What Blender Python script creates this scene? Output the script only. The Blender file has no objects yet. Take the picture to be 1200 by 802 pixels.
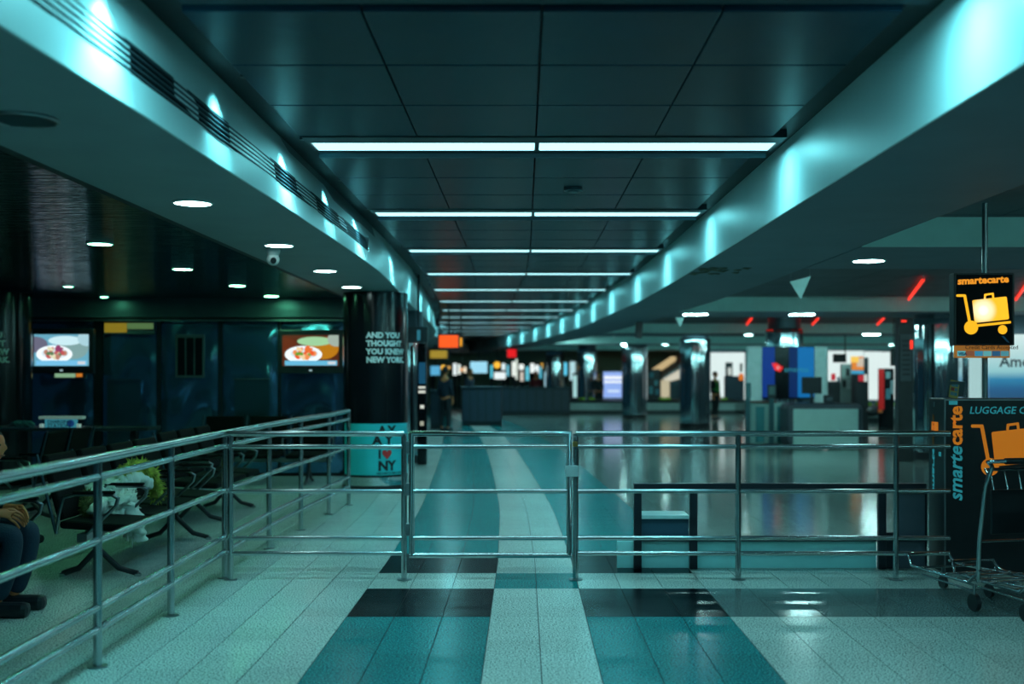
import bpy, bmesh, math, random
from mathutils import Vector, Matrix, noise
random.seed(7)
PI = math.pi
SC = bpy.context.scene
COL = SC.collection

# ------------------------------------------------------------------ camera
F, CX, HY, EYE = 1307.0, 614.0, 440.0, 1.5      # focal length in px (1200 wide frame), vanishing point, eye height
cam_d = bpy.data.cameras.new('camera'); cam = bpy.data.objects.new('camera', cam_d); COL.objects.link(cam)
cam.location = (0, 0, EYE); cam.rotation_euler = (PI/2, 0, 0)
cam_d.sensor_width = 36; cam_d.lens = F/1200*36
cam_d.shift_x = -(CX-600)/1200; cam_d.shift_y = (HY-401)/1200
cam_d.clip_start = .05; cam_d.clip_end = 200
cam_d.dof.use_dof = True; cam_d.dof.focus_distance = 7.8; cam_d.dof.aperture_fstop = 1.25
SC.camera = cam
# ------------------------------------------------------------------ world, exposure
W = bpy.data.worlds.new('world'); SC.world = W; W.use_nodes = True
bg = W.node_tree.nodes['Background']; bg.inputs[0].default_value = (.010, .05, .075, 1); bg.inputs[1].default_value = .35
SC.view_settings.view_transform = 'Standard'; SC.view_settings.look = 'None'
SC.view_settings.gamma = 1; SC.view_settings.exposure = -0.08; SC.view_settings.use_curve_mapping = False
STRIP_C = (.43, .90, .96); STRIP_E = 2.0; STRIP_W = 15.0; END_W = 9.0        # fluorescent strips of the centre ceiling, with lamps added at their ends
WASH_C = (.17, .78, .86); WASH_W = 70.0         # spots that wash the fascias
GREEN_C = (.20, 1.0, .50); GREEN_E = 62.0       # downlights over the seats
DOWN_C = (.50, .95, .92); DOWN_E = 120.0         # other downlights

def at(px, py, Y):
    return Vector(((px-CX)*Y/F, Y, EYE-(py-HY)*Y/F))
def X_(px, Y): return (px-CX)*Y/F
def Z_(py, Y): return EYE-(py-HY)*Y/F

# ------------------------------------------------------------------ materials
MATS = {}
def mat(name, col, rough=.5, metal=0., emit=None, es=0., var=.08, vscale=6., bump=0., bscale=40., spec=.5, stretch=None, clear=0.):
    if name in MATS: return MATS[name]
    m = bpy.data.materials.new(name); m.use_nodes = True; MATS[name] = m
    nt = m.node_tree; b = nt.nodes['Principled BSDF']
    b.inputs['Roughness'].default_value = rough; b.inputs['Metallic'].default_value = metal
    b.inputs['Specular IOR Level'].default_value = spec
    if clear: b.inputs['Coat Weight'].default_value = clear; b.inputs['Coat Roughness'].default_value = .08
    tc = nt.nodes.new('ShaderNodeTexCoord'); mp = nt.nodes.new('ShaderNodeMapping')
    nt.links.new(tc.outputs['Object'], mp.inputs[0])
    if stretch: mp.inputs['Scale'].default_value = stretch
    n = nt.nodes.new('ShaderNodeTexNoise'); n.inputs['Scale'].default_value = vscale; n.inputs['Detail'].default_value = 4
    nt.links.new(mp.outputs[0], n.inputs[0])
    r = nt.nodes.new('ShaderNodeValToRGB')
    r.color_ramp.elements[0].position = .3; r.color_ramp.elements[1].position = .7
    r.color_ramp.elements[0].color = tuple(c*(1-var) for c in col)+(1,)
    r.color_ramp.elements[1].color = tuple(min(1, c*(1+var)) for c in col)+(1,)
    nt.links.new(n.outputs[0], r.inputs[0]); nt.links.new(r.outputs[0], b.inputs['Base Color'])
    if bump:
        n2 = nt.nodes.new('ShaderNodeTexNoise'); n2.inputs['Scale'].default_value = bscale
        nt.links.new(mp.outputs[0], n2.inputs[0])
        bp = nt.nodes.new('ShaderNodeBump'); bp.inputs['Strength'].default_value = bump; bp.inputs['Distance'].default_value = .01
        nt.links.new(n2.outputs[0], bp.inputs['Height']); nt.links.new(bp.outputs[0], b.inputs['Normal'])
    if emit:
        b.inputs['Emission Color'].default_value = tuple(emit)+(1,); b.inputs['Emission Strength'].default_value = es
    return m

def terrazzo(name, lo, hi, chip, rough=.22, spec=.5, scale=95.):
    m = bpy.data.materials.new(name); m.use_nodes = True; MATS[name] = m
    nt = m.node_tree; b = nt.nodes['Principled BSDF']; L = nt.links.new
    b.inputs['Roughness'].default_value = rough; b.inputs['Specular IOR Level'].default_value = spec
    g = nt.nodes.new('ShaderNodeNewGeometry')
    n = nt.nodes.new('ShaderNodeTexNoise'); n.inputs['Scale'].default_value = scale; n.inputs['Detail'].default_value = 3
    n.inputs['Roughness'].default_value = .7
    L(g.outputs['Position'], n.inputs['Vector'])
    r = nt.nodes.new('ShaderNodeValToRGB'); e = r.color_ramp.elements
    e[0].position = .40; e[0].color = chip+(1,); e[1].position = .62; e[1].color = hi+(1,)
    x = e.new(.47); x.color = lo+(1,)
    L(n.outputs[0], r.inputs[0])
    big = nt.nodes.new('ShaderNodeTexNoise'); big.inputs['Scale'].default_value = 1.3; big.inputs['Detail'].default_value = 5
    L(g.outputs['Position'], big.inputs['Vector'])
    oi = nt.nodes.new('ShaderNodeObjectInfo')
    ad = nt.nodes.new('ShaderNodeMath'); ad.operation = 'MULTIPLY_ADD'; ad.inputs[1].default_value = .14; ad.inputs[2].default_value = .82
    L(oi.outputs['Random'], ad.inputs[0])
    ad2 = nt.nodes.new('ShaderNodeMath'); ad2.operation = 'MULTIPLY_ADD'; ad2.inputs[1].default_value = .24
    L(big.outputs[0], ad2.inputs[0]); L(ad.outputs[0], ad2.inputs[2])
    mx = nt.nodes.new('ShaderNodeVectorMath'); mx.operation = 'SCALE'
    L(r.outputs[0], mx.inputs[0]); L(ad2.outputs[0], mx.inputs['Scale']); L(mx.outputs[0], b.inputs['Base Color'])
    rr = nt.nodes.new('ShaderNodeMath'); rr.operation = 'MULTIPLY_ADD'; rr.inputs[1].default_value = .03; rr.inputs[2].default_value = rough-.05
    L(big.outputs[0], rr.inputs[0]); L(rr.outputs[0], b.inputs['Roughness'])
    return m

def glow(name, col, s):
    """something that gives off light of one colour"""
    if name in MATS: return MATS[name]
    m = bpy.data.materials.new(name); m.use_nodes = True; MATS[name] = m
    b = m.node_tree.nodes['Principled BSDF']
    b.inputs['Base Color'].default_value = (.02, .02, .02, 1); b.inputs['Roughness'].default_value = .4; b.inputs['Specular IOR Level'].default_value = .2
    n = m.node_tree.nodes.new('ShaderNodeTexNoise'); n.inputs['Scale'].default_value = 3
    r = m.node_tree.nodes.new('ShaderNodeValToRGB')
    r.color_ramp.elements[0].color = tuple(c*.93 for c in col)+(1,); r.color_ramp.elements[1].color = col+(1,)
    m.node_tree.links.new(n.outputs[0], r.inputs[0]); m.node_tree.links.new(r.outputs[0], b.inputs['Emission Color'])
    b.inputs['Emission Strength'].default_value = s
    return m

steel = mat('brushed_steel', (.46, .51, .53), .21, 1., var=.03, vscale=3)
steel_d = mat('dull_steel', (.30, .34, .36), .35, 1., var=.15)
chrome = mat('column_chrome', (.75, .82, .86), .08, 1., var=.06, bump=.10, bscale=3., stretch=(3, 3, .6))
chromeb = mat('trolley_chrome', (.45, .50, .53), .14, 1., var=.05)
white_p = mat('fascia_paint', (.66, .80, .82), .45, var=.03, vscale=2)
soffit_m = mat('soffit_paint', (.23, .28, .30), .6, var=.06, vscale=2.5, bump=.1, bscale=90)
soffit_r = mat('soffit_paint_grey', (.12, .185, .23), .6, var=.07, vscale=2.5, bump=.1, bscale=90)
panel_m = mat('ceiling_panel_metal', (.006, .024, .042), .27, .0, var=.10, vscale=3, bump=.12, bscale=160, spec=.07)
dark_m = mat('matt_black', (.010, .013, .017), .6, var=.2)
slat_m = mat('dark_slat_metal', (.05, .13, .17), .10, .9, var=.1, vscale=5, bump=.6, bscale=14, stretch=(.15, 3., 1))
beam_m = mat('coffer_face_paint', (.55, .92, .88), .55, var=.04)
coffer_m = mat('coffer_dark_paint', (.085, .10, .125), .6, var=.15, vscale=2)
wallp_m = mat('wall_metal_panel', (.12, .28, .50), .13, .8, var=.12, vscale=1.4, bump=.15, bscale=2.6, stretch=(.5, .5, 2.2))
black_gl = mat('black_gloss', (.006, .008, .011), .16, var=.2, spec=.5)
black_pl = mat('black_plastic', (.018, .022, .027), .38, var=.2)
grey_pl = mat('grey_plastic', (.10, .13, .15), .45, var=.1)
teal_m = mat('teal_poster_paper', (.03, .58, .64), .4, var=.10, vscale=2.5)
text_w = mat('white_print', (.80, .88, .88), .5)
text_k = mat('black_print', (.01, .01, .015), .5)
text_t = mat('turquoise_print', (.05, .42, .48), .45, emit=(.03, .30, .36), es=.45)  # faint emission added so the machine's print reads as lit
orange_m = mat('orange_print', (.80, .27, .015), .45, var=.05, emit=(.75, .20, .01), es=.5)  # own glow added so the orange print shows on the dark machine
brown_m = mat('amber_card', (.42, .16, .03), .5, var=.08, emit=(.42, .15, .02), es=.6)  # glow added to brighten the card strip under the sign
green_wall = mat('far_wall_paint', (.34, .40, .26), .7, var=.05)
mint = mat('counter_laminate', (.42, .66, .62), .4, var=.03)
T_PALE = terrazzo('terrazzo_pale', (.46, .57, .53), (.76, .86, .81), (.06, .09, .085), .24, .22)
T_HALL = terrazzo('terrazzo_hall', (.20, .30, .28), (.30, .42, .39), (.05, .08, .075), .17, .6)
T_TEAL = terrazzo('terrazzo_teal', (.004, .15, .17), (.030, .42, .43), (.001, .05, .065), .26, .07)
T_BLACK = terrazzo('terrazzo_black', (.0015, .004, .007), (.005, .009, .014), (.001, .002, .004), .26, .05)
T_SLATE = terrazzo('terrazzo_slate', (.10, .155, .16), (.16, .23, .23), (.03, .045, .05), .19)
grout = mat('grout', (.02, .03, .03), .8, var=.2)

# ------------------------------------------------------------------ mesh builder
class MB:
    def __init__(s): s.v = []; s.f = []; s.sm = []
    def add(s, vs, fs, smooth=False):
        o = len(s.v); s.v += [tuple(v) for v in vs]
        for f in fs: s.f.append([i+o for i in f]); s.sm.append(smooth)
        return s
    def box(s, x0, x1, y0, y1, z0, z1, M=None):
        vs = [Vector(p) for p in ((x0,y0,z0),(x1,y0,z0),(x1,y1,z0),(x0,y1,z0),(x0,y0,z1),(x1,y0,z1),(x1,y1,z1),(x0,y1,z1))]
        if M: vs = [M @ v for v in vs]
        return s.add(vs, [(0,3,2,1),(4,5,6,7),(0,1,5,4),(1,2,6,5),(2,3,7,6),(3,0,4,7)])
    def bbox(s, x0, x1, y0, y1, z0, z1, b=.01, M=None):
        """box with chamfered edges"""
        bm = bmesh.new(); bmesh.ops.create_cube(bm, size=1)
        for v in bm.verts: v.co = Vector(((x0+x1)/2+v.co.x*(x1-x0), (y0+y1)/2+v.co.y*(y1-y0), (z0+z1)/2+v.co.z*(z1-z0)))
        bmesh.ops.bevel(bm, geom=bm.edges[:], offset=b, segments=2, affect='EDGES', profile=.5)
        vs = [v.co.copy() for v in bm.verts]
        if M: vs = [M @ v for v in vs]
        s.add(vs, [[v.index for v in f.verts] for f in bm.faces]); bm.free(); return s
    def tube(s, pts, r, n=10, cap=True, closed=False):
        pts = [Vector(p) for p in pts]; rs = r if isinstance(r, (list, tuple)) else [r]*len(pts)
        N = len(pts); rings = []; u = None
        for i, p in enumerate(pts):
            if closed: t = (pts[(i+1) % N]-pts[i-1])
            else:
                a = (pts[i]-pts[i-1]).normalized() if i else None
                b = (pts[i+1]-pts[i]).normalized() if i < N-1 else None
                t = (a or b)+(b or a)
            t = t.normalized()
            if u is None:
                u = t.orthogonal().normalized()
                if abs(t.z) < .9: u = Vector((0,0,1)).cross(t).normalized()
            u = (u-t*u.dot(t)).normalized(); w = t.cross(u)
            k = 1.
            if not closed and 0 < i < N-1:
                c = (pts[i]-pts[i-1]).normalized().dot((pts[i+1]-pts[i]).normalized())
                k = 1/max(.5, math.sqrt((1+c)/2))
            if k > 1.03:
                bis = ((pts[i+1]-pts[i]).normalized()-(pts[i]-pts[i-1]).normalized()).normalized()
            ring = []
            for j in range(n):
                d = u*math.cos(2*PI*j/n)+w*math.sin(2*PI*j/n)
                if k > 1.03: d = d+bis*(d.dot(bis))*(k-1)
                ring.append(p+d*rs[i])
            rings.append(ring)
        o = []; 
        for rg in rings: o += rg
        fs = []
        M_ = N if closed else N-1
        for i in range(M_):
            for j in range(n):
                a = i*n+j; b = i*n+(j+1) % n; i2 = (i+1) % N
                fs.append((a, b, i2*n+(j+1) % n, i2*n+j))
        s.add(o, fs, True)
        if cap and not closed:
            s.add(rings[0], [tuple(range(n))[::-1]]); s.add(rings[-1], [tuple(range(n))])
        return s
    def cyl(s, c, r, z0, z1, n=24, r2=None):
        r2 = r if r2 is None else r2
        a = [(c[0]+r*math.cos(2*PI*j/n), c[1]+r*math.sin(2*PI*j/n), z0) for j in range(n)]
        b = [(c[0]+r2*math.cos(2*PI*j/n), c[1]+r2*math.sin(2*PI*j/n), z1) for j in range(n)]
        s.add(a+b, [(j, (j+1) % n, n+(j+1) % n, n+j) for j in range(n)], True)
        s.add(a, [tuple(range(n))[::-1]]); s.add(b, [tuple(range(n))]); return s
    def prism(s, poly, y0, y1):
        """polygon in x,z extruded along y"""
        n = len(poly); a = [(p[0], y0, p[1]) for p in poly]; b = [(p[0], y1, p[1]) for p in poly]
        s.add(a+b, [tuple(range(n)), tuple(range(2*n-1, n-1, -1))]+[(i, i+n, (i+1) % n+n, (i+1) % n) for i in range(n)]); return s
    def ell(s, c, r, n=16, m=10):
        vs = []; fs = []
        for i in range(m+1):
            th = PI*i/m
            for j in range(n):
                ph = 2*PI*j/n
                vs.append((c[0]+r[0]*math.sin(th)*math.cos(ph), c[1]+r[1]*math.sin(th)*math.sin(ph), c[2]+r[2]*math.cos(th)))
        for i in range(m):
            for j in range(n): fs.append((i*n+j, (i+1)*n+j, (i+1)*n+(j+1) % n, i*n+(j+1) % n))
        return s.add(vs, fs, True)
    def sweep(s, profs):
        """closed profiles [(x,z)...] at y stations"""
        n = len(profs[0][1]); vs = []
        for y, pr in profs: vs += [(x, y, z) for x, z in pr]
        fs = []
        for i in range(len(profs)-1):
            for j in range(n): fs.append((i*n+j, i*n+(j+1) % n, (i+1)*n+(j+1) % n, (i+1)*n+j))
        fs.append(tuple(range(n))[::-1]); fs.append(tuple(range((len(profs)-1)*n, len(profs)*n)))
        return s.add(vs, fs)
    def mesh(s, name):
        me = bpy.data.meshes.new(name); me.from_pydata(s.v, [], s.f); me.update()
        me.polygons.foreach_set('use_smooth', s.sm)
        bm = bmesh.new(); bm.from_mesh(me); bmesh.ops.recalc_face_normals(bm, faces=bm.faces[:]); bm.to_mesh(me); bm.free()
        return me
    def build(s, name, m, parent=None, loc=(0,0,0), **k):
        me = s.mesh(name); me.materials.append(m); return link(name, me, parent, loc, **k)

def link(name, me, parent=None, loc=(0,0,0), **k):
    o = bpy.data.objects.new(name, me); COL.objects.link(o); o.location = loc
    if parent: o.parent = parent
    tag(o, **k); return o
def tag(o, label=None, cat=None, group=None, kind=None):
    if label: o['label'] = label
    if cat: o['category'] = cat
    if group: o['group'] = group
    if kind: o['kind'] = kind
    return o
def thing(name, label, cat, loc=(0,0,0), rz=0, group=None):
    o = bpy.data.objects.new(name, None); COL.objects.link(o); o.location = loc; o.rotation_euler = (0,0,rz)
    o.empty_display_size = .1
    return tag(o, label, cat, group)
def kids(o): return [c for c in bpy.data.objects if c.parent == o]
def dup(root, loc, rz=0, label=None, group=None):
    r = root.copy(); COL.objects.link(r); r.location = loc; r.rotation_euler = (0,0,rz)
    if label: r['label'] = label
    if group: r['group'] = group
    for ch in kids(root):
        c = ch.copy(); COL.objects.link(c); c.parent = r
        for g in kids(ch): d = g.copy(); COL.objects.link(d); d.parent = c
    return r
def struct(name, mb, m, parent=None): return mb.build(name, m, parent, kind=None if parent else 'structure')

def text_mesh(body, size, bold=0., align='LEFT', shear=0., ext=.001, sx=1., spacing=1., line=1.):
    c = bpy.data.curves.new('t', 'FONT'); c.body = body; c.size = size; c.offset = bold; c.align_x = align
    c.shear = shear; c.extrude = ext; c.resolution_u = 2; c.space_character = spacing; c.space_line = line
    o = bpy.data.objects.new('t', c); COL.objects.link(o)
    dg = bpy.context.evaluated_depsgraph_get(); dg.update()
    me = bpy.data.meshes.new_from_object(o.evaluated_get(dg)); bpy.data.objects.remove(o); 
    for v in me.vertices: v.co = Vector((v.co.x*sx, -v.co.z, v.co.y))   # stand it up, facing -Y
    me.materials.clear(); return me
def text(body, size, m, parent, loc, name='lettering', rot=None, label=None, **k):
    me = text_mesh(body, size, **k); me.materials.append(m)
    o = link(name, me, parent, loc)
    if rot: o.rotation_euler = rot
    if label: o['label'] = label
    return o
def wrap(me, cx, cy, r, ang0, z0, off=.007):
    """bend an upright text mesh round a vertical cylinder; ang0: angle from -Y, anticlockwise seen from above"""
    for v in me.vertices:
        a = ang0+v.co.x/r
        v.co = Vector((cx+(r+off-v.co.y)*math.sin(a), cy-(r+off-v.co.y)*math.cos(a), z0+v.co.z))
    return me

# ------------------------------------------------------------------ the bend of the concourse
BT = [(-5,0),(13,0),(16.5,-.05),(19.7,-.2),(23.3,-.35),(26.2,-.53),(29.2,-.78),(32.7,-1.12),(36,-1.5),(40,-2.1),(46,-3.1),(58,-5.3)]
FT = [(-5,0),(9,0),(12,-.05),(13,-.08),(15,-.17),(18,-.31),(21.9,-.51),(28,-.92),(34,-1.5),(46,-3.2),(58,-5.3)]
def interp(T, y):
    if y <= T[0][0]: return T[0][1]
    for (a, b), (c, d) in zip(T, T[1:]):
        if y <= c: return b+(d-b)*(y-a)/(c-a)
    return T[-1][1]
bend = lambda y: interp(BT, y)
fbend = lambda y: interp(FT, y)

# ================================================================== FLOOR
TW, TD, X0, R0 = .2975, .3055, .088, 7.84
floor = struct('floor', MB().box(-12, 18, -4, 58, -.12, -.006), grout)
tile_me = MB().box(-TW/2+.0028, TW/2-.0028, -TD/2+.0014, TD/2-.0014, -.012, 0).mesh('floor_tile')
tile_me.materials.append(T_PALE)
def tile_mat(k, r):
    """k: column (0 right of the seam), r: row (0 = first nearer than Y=7.84)"""
    centre = k in (-1, 0); side = k in (-4, -3, -2, 1, 2, 3)
    if r >= 3: return T_TEAL if side else T_PALE          # nearer rows
    if 0 <= r <= 2: return T_BLACK if side else (T_SLATE if k > 3 else T_PALE)
    if r in (-1, -2): return T_TEAL if centre else T_PALE
    if r in (-3, -4, -5): return T_BLACK if side else T_PALE
    if side: return T_TEAL
    return T_HALL if (k > 3 and r < -6) else T_PALE
count = 0
near_stuff = {}
def stuff_tile(k, r):
    m = tile_mat(k, r)
    mb = near_stuff.setdefault(m.name, MB())
    y1 = R0-r*TD; y0 = y1-TD; a, b = fbend(y0), fbend(y1); g = .0024
    xa = X0+k*TW+g; xb = xa+TW-2*g; y0 += g; y1 -= g
    vs = [(xa+a,y0,-.012),(xb+a,y0,-.012),(xb+b,y1,-.012),(xa+b,y1,-.012),(xa+a,y0,0),(xb+a,y0,0),(xb+b,y1,0),(xa+b,y1,0)]
    mb.add(vs, [(4,5,6,7),(0,1,5,4),(1,2,6,5),(2,3,7,6),(3,0,4,7)])
for r in range(-60, 40):
    y = R0-(r+.5)*TD
    for k in range(-30, 45):
        x = X0+(k+.5)*TW
        inside = 4.9 < y < 8.5 and abs(x-.1)*F/y < 640
        if inside and count < 300:
            o = link('floor_tile', tile_me, floor, (x, y, 0)); count += 1
            if tile_mat(k, r) is not T_PALE:
                o.material_slots[0].link = 'OBJECT'; o.material_slots[0].material = tile_mat(k, r)
        elif y > -3 and (abs(x) < 1.1*max(5, y)*.5+1.5): stuff_tile(k, r)
for mn, mb in near_stuff.items(): mb.build('floor_tiling', MATS[mn], floor, kind='stuff')
# far floor: the same three bands carried on round the bend
Yf = R0+60*TD
def band(xa, xb, m, z=0.):
    ys = [Yf+(57.9-Yf)*i/24 for i in range(25)]
    MB().sweep([(y, [(xa+fbend(y), -.012), (xb+fbend(y), -.012), (xb+fbend(y), z), (xa+fbend(y), z)]) for y in ys]).build('floor_band', m, floor)
band(X0-TW, X0+TW, T_PALE); band(X0-4*TW, X0-TW, T_TEAL); band(X0+TW, X0+4*TW, T_TEAL)
band(-6.5, X0-4*TW, T_PALE); band(X0+4*TW, 17.9, T_HALL)
# outer floor beside the built tiles
MB().box(-12, -8, -4, Yf, -.012, -.002).build('floor_band', T_PALE, floor)
MB().box(13.5, 18, -4, Yf, -.012, -.002).build('floor_band', T_HALL, floor)

# ================================================================== CENTRE CEILING
CZ = 3.0; PX0, PX1 = -1.415, 1.565; PW = (PX1-PX0)/4
ROW0, ROWS = 7.33, 3.07
ceiling = struct('ceiling', MB().sweep([(y, [(-1.95+bend(y), CZ+.09), (2.2+bend(y), CZ+.09), (2.2+bend(y), CZ+.2), (-1.95+bend(y), CZ+.2)]) for y in [-4, 0, 5, 13]+[16.5+i*2.5 for i in range(17)]]), dark_m)
pme = MB().bbox(-PW/2+.004, PW/2-.004, -.395, .395, 0, .03, .004).mesh('ceiling_panel'); pme.materials.append(panel_m)
rest = MB()
for i in range(-3, 14):
    ry = ROW0+i*ROWS
    for j in range(3):
        y = ry+.33+.40+j*.803
        for c in range(4):
            x = PX0+PW*(c+.5)+bend(y)
            if 3.0 < y < 24: link('ceiling_panel', pme, ceiling, (x, y, CZ))
            else: rest.box(x-PW/2+.004, x+PW/2-.004, y-.395, y+.395, CZ, CZ+.03)
rest.build('ceiling_panel', panel_m, ceiling, kind='stuff')
# strip lights
strip_glow = glow('strip_diffuser', STRIP_C, STRIP_E)
house_m = mat('light_housing', (.010, .022, .032), .5)
ordn = ['first', 'second', 'third', 'fourth', 'fifth', 'sixth', 'seventh', 'eighth', 'ninth', 'tenth', 'eleventh', 'twelfth', 'thirteenth', 'fourteenth']
def strip_light(i):
    y = ROW0+i*ROWS
    if i < 0: lab = 'lit double strip light overhead, %s, outside the picture' % ('just before the first seen' if i == -1 else 'well before the first seen')
    else: lab = 'long cold white strip light across the dark ceiling, %s from the camera' % ordn[i]
    t = thing('strip_light', lab, 'light', (bend(y), y, CZ), group='strip lights of the centre ceiling')
    h = MB(); W0, W1 = -1.40, 1.655
    h.box(W0, W1, -.315, -.15, -.004, .05); h.box(W0, W1, .13, .31, .02, .05); h.box(W0, W1, -.15, .31, .05, .07)
    h.box(W0, W0+.02, -.15, .13, 0, .05); h.box(W1-.02, W1, -.15, .13, 0, .05)
    h.build('housing', house_m, t)
    if i >= 0: MB().box(W0, W1, .300, .318, -.010, .03).build('edge_trim', mat('trim_teal', (.03, .10, .13), .5), t)
    mid = .085
    for a, b in ((W0+.025, mid-.015), (mid+.015, W1-.025)):
        MB().bbox(a, b, -.145, .125, .002, .03, .006).build('diffuser', strip_glow, t)
    l = bpy.data.lights.new('louvre_lamp', 'AREA'); l.shape = 'RECTANGLE'; l.size = W1-W0-.08; l.size_y = .24; l.energy = STRIP_W; l.color = STRIP_C; l.spread = math.radians(112)
    o = bpy.data.objects.new('louvre_lamp', l); COL.objects.link(o); o.parent = t; o.location = (mid, -.01, -.002)
    for xe_ in (W0+.24, W1-.20):        # lamps added at the strip ends to throw scallops on the fascias
        l = bpy.data.lights.new('end_fill_lamp', 'AREA'); l.shape = 'RECTANGLE'; l.size = .16; l.size_y = .12; l.energy = END_W*(1.6 if i < 0 else 1); l.color = WASH_C
        o = bpy.data.objects.new('end_fill_lamp', l); COL.objects.link(o); o.parent = t; o.location = (xe_, -.01, -.004)
    MB().box(mid-.014, mid+.014, -.148, .128, -.002, .03).build('joint_strip', house_m, t)
for i in range(-2, 12): strip_light(i)

# ================================================================== FASCIAS AND SOFFITS
ST = [-4, 0, 3.5, 4.7, 5.8, 7.26, 8.8, 10.3, 11.8, 13, 14.5, 16.5]+[18+i*2 for i in range(19)]
SZ = 2.59
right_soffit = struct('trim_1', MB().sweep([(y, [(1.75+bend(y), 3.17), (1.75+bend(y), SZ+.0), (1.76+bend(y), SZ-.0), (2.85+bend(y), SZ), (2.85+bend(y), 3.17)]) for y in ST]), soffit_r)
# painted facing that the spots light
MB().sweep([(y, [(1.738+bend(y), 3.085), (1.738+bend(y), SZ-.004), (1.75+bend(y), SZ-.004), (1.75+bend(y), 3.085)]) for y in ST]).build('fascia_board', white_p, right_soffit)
LB = [(-4,-1.64),(3.5,-1.635),(4.7,-1.60),(5.8,-1.585),(7.26,-1.55),(8.8,-1.53),(10.3,-1.515),(11.8,-1.52),(13,-1.56),(14.5,-1.63),(16.5,-1.72),(23.3,-1.95),(27.6,-2.15),(32.7,-2.65),(46,-4.7),(58,-6.9)]
lb = lambda y: interp(LB, y)
lt = lambda y: -1.62+bend(y)
LZ = 2.60
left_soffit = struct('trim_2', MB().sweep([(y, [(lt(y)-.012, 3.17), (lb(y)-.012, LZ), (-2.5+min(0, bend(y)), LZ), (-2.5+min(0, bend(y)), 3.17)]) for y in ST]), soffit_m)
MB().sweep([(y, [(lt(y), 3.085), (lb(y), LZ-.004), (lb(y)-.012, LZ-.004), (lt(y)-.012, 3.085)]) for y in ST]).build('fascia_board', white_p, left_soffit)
# slot grille let into the left fascia
def lf(y, z):   # x of the left fascia at height z
    return lb(y)+(lt(y)-lb(y))*(z-LZ)/(3.085-LZ)
gy0, gy1 = .5, 11.05
gr = thing('slot_grille', 'long black slotted air grille in the bright left ceiling fascia', 'grille', (0, 0, 0))
def grail(z0, z1, off, m, nm):
    ys = [gy0, 3.5, 4.7, 5.8, 7.26, 8.8, 10.3, gy1]
    MB().sweep([(y, [(lf(y, z0)+off, z0), (lf(y, z1)+off, z1), (lf(y, z1)-.001, z1), (lf(y, z0)-.001, z0)]) for y in ys]).build(nm, m, gr)
grail(2.735, 2.865, .003, mat('grille_black', (.002, .003, .004), .9, spec=.05), 'backing')
for k in range(5): grail(2.740+k*.026, 2.746+k*.026, .012, mat('grille_slat', (.05, .08, .10), .5), 'slat')
x = lf(gy1, 2.8); MB().box(x-.02, x+.018, gy1, gy1+.03, 2.73, 2.87).build('end_cap', steel, gr)
# slope-side dark slot lids between panels and fascias
MB().sweep([(y, [(1.60+bend(y), CZ+.05), (1.737+bend(y), CZ+.05), (1.737+bend(y), CZ+.085), (1.60+bend(y), CZ+.085)]) for y in ST]).build('slot_lid', dark_m, ceiling)

# spots that wash the fascias, in the slots
can_me = MB().cyl((0, 0), .026, 0, .045, 12).mesh('lamp_can'); can_me.materials.append(black_pl)
n_w = 0
def washer(side, y, power, size=136):
    global n_w
    x = (1.605+bend(y)) if side > 0 else (-1.45+bend(y))
    vis = y > 6.5
    lab = ('small black spotlight washing the %s fascia beside the %s strip light' % ('right' if side > 0 else 'left', ordn[round((y-ROW0)/ROWS)]) if abs((y-ROW0)/ROWS % 1) < .1 or (y-ROW0)/ROWS % 1 > .9 else 'added small black spotlight on the left fascia between the first and second strip lights') if vis else ('added small black spotlight on the left fascia nearer than the first strip light' if 5 < y < 6.5 else 'small black spotlight washing the %s fascia, outside the picture %s' % ('right' if side > 0 else 'left', 'just above its top edge' if y > 3 else 'overhead'))
    t = thing('wall_washer', lab, 'spotlight', (x, y, CZ+.035), group='fascia spotlights')
    c = link('lamp_can', can_me, t, (0, 0, .012))
    l = bpy.data.lights.new('washer_lamp', 'SPOT'); l.energy = power; l.color = WASH_C; l.spot_size = math.radians(size); l.spot_blend = 1.; l.shadow_soft_size = .03
    o = bpy.data.objects.new('washer_lamp', l); COL.objects.link(o); o.parent = t; o.location = (0, 0, -.004)
    o.rotation_euler = (0, math.radians(-24)*side, 0)   # aimed at the fascia
for i in range(-2, 12):
    pw = (1.3, 1.3, 1., .8, .6, .5)[min(i+2, 5)]; sz = 78
    washer(1, ROW0+i*ROWS, WASH_W*pw, sz); washer(-1, ROW0+i*ROWS, WASH_W*pw*(1.2 if i < 2 else 1), sz)
for i in (-1, 0): washer(-1, ROW0+(i+.5)*ROWS, WASH_W*.6, 84)  # extra spots added between the rows to brighten the left fascia

# ================================================================== LEFT CEILING (slats), LEFT WALL
lc = struct('ceiling', MB().box(-12, -2.5, -4, 16.6, LZ+.06, LZ+.3), dark_m)
sl = MB()
for i in range(170):
    y = -.4+i*.1
    if y < 16.5: sl.box(-9.5, -2.52, y+.004, y+.096, LZ+.03, LZ+.055)
sl.build('ceiling_slat', slat_m, lc, kind='stuff')
MB().box(-2.56, -2.5, -4, 16.4, LZ-.0, LZ+.07).build('edge_strip', dark_m, lc)
struct('ceiling', MB().box(-14, -2.5, 16.6, 58, LZ+.002, LZ+.3), soffit_m)
WY = 16.6
wl = struct('wall_left', MB().box(-12, -2.58, WY, WY+.3, 0, 3.1), dark_m)
MB().box(-12, -2.6, WY-.25, WY, Z_(373, WY), LZ+.03).build('header', mat('header_metal', (.10, .14, .17), .35, .6), wl)
MB().box(-12, -2.6, WY-.26, WY-.24, Z_(377.5, WY), Z_(375.5, WY)).build('header_trim', steel_d, wl)
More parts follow.
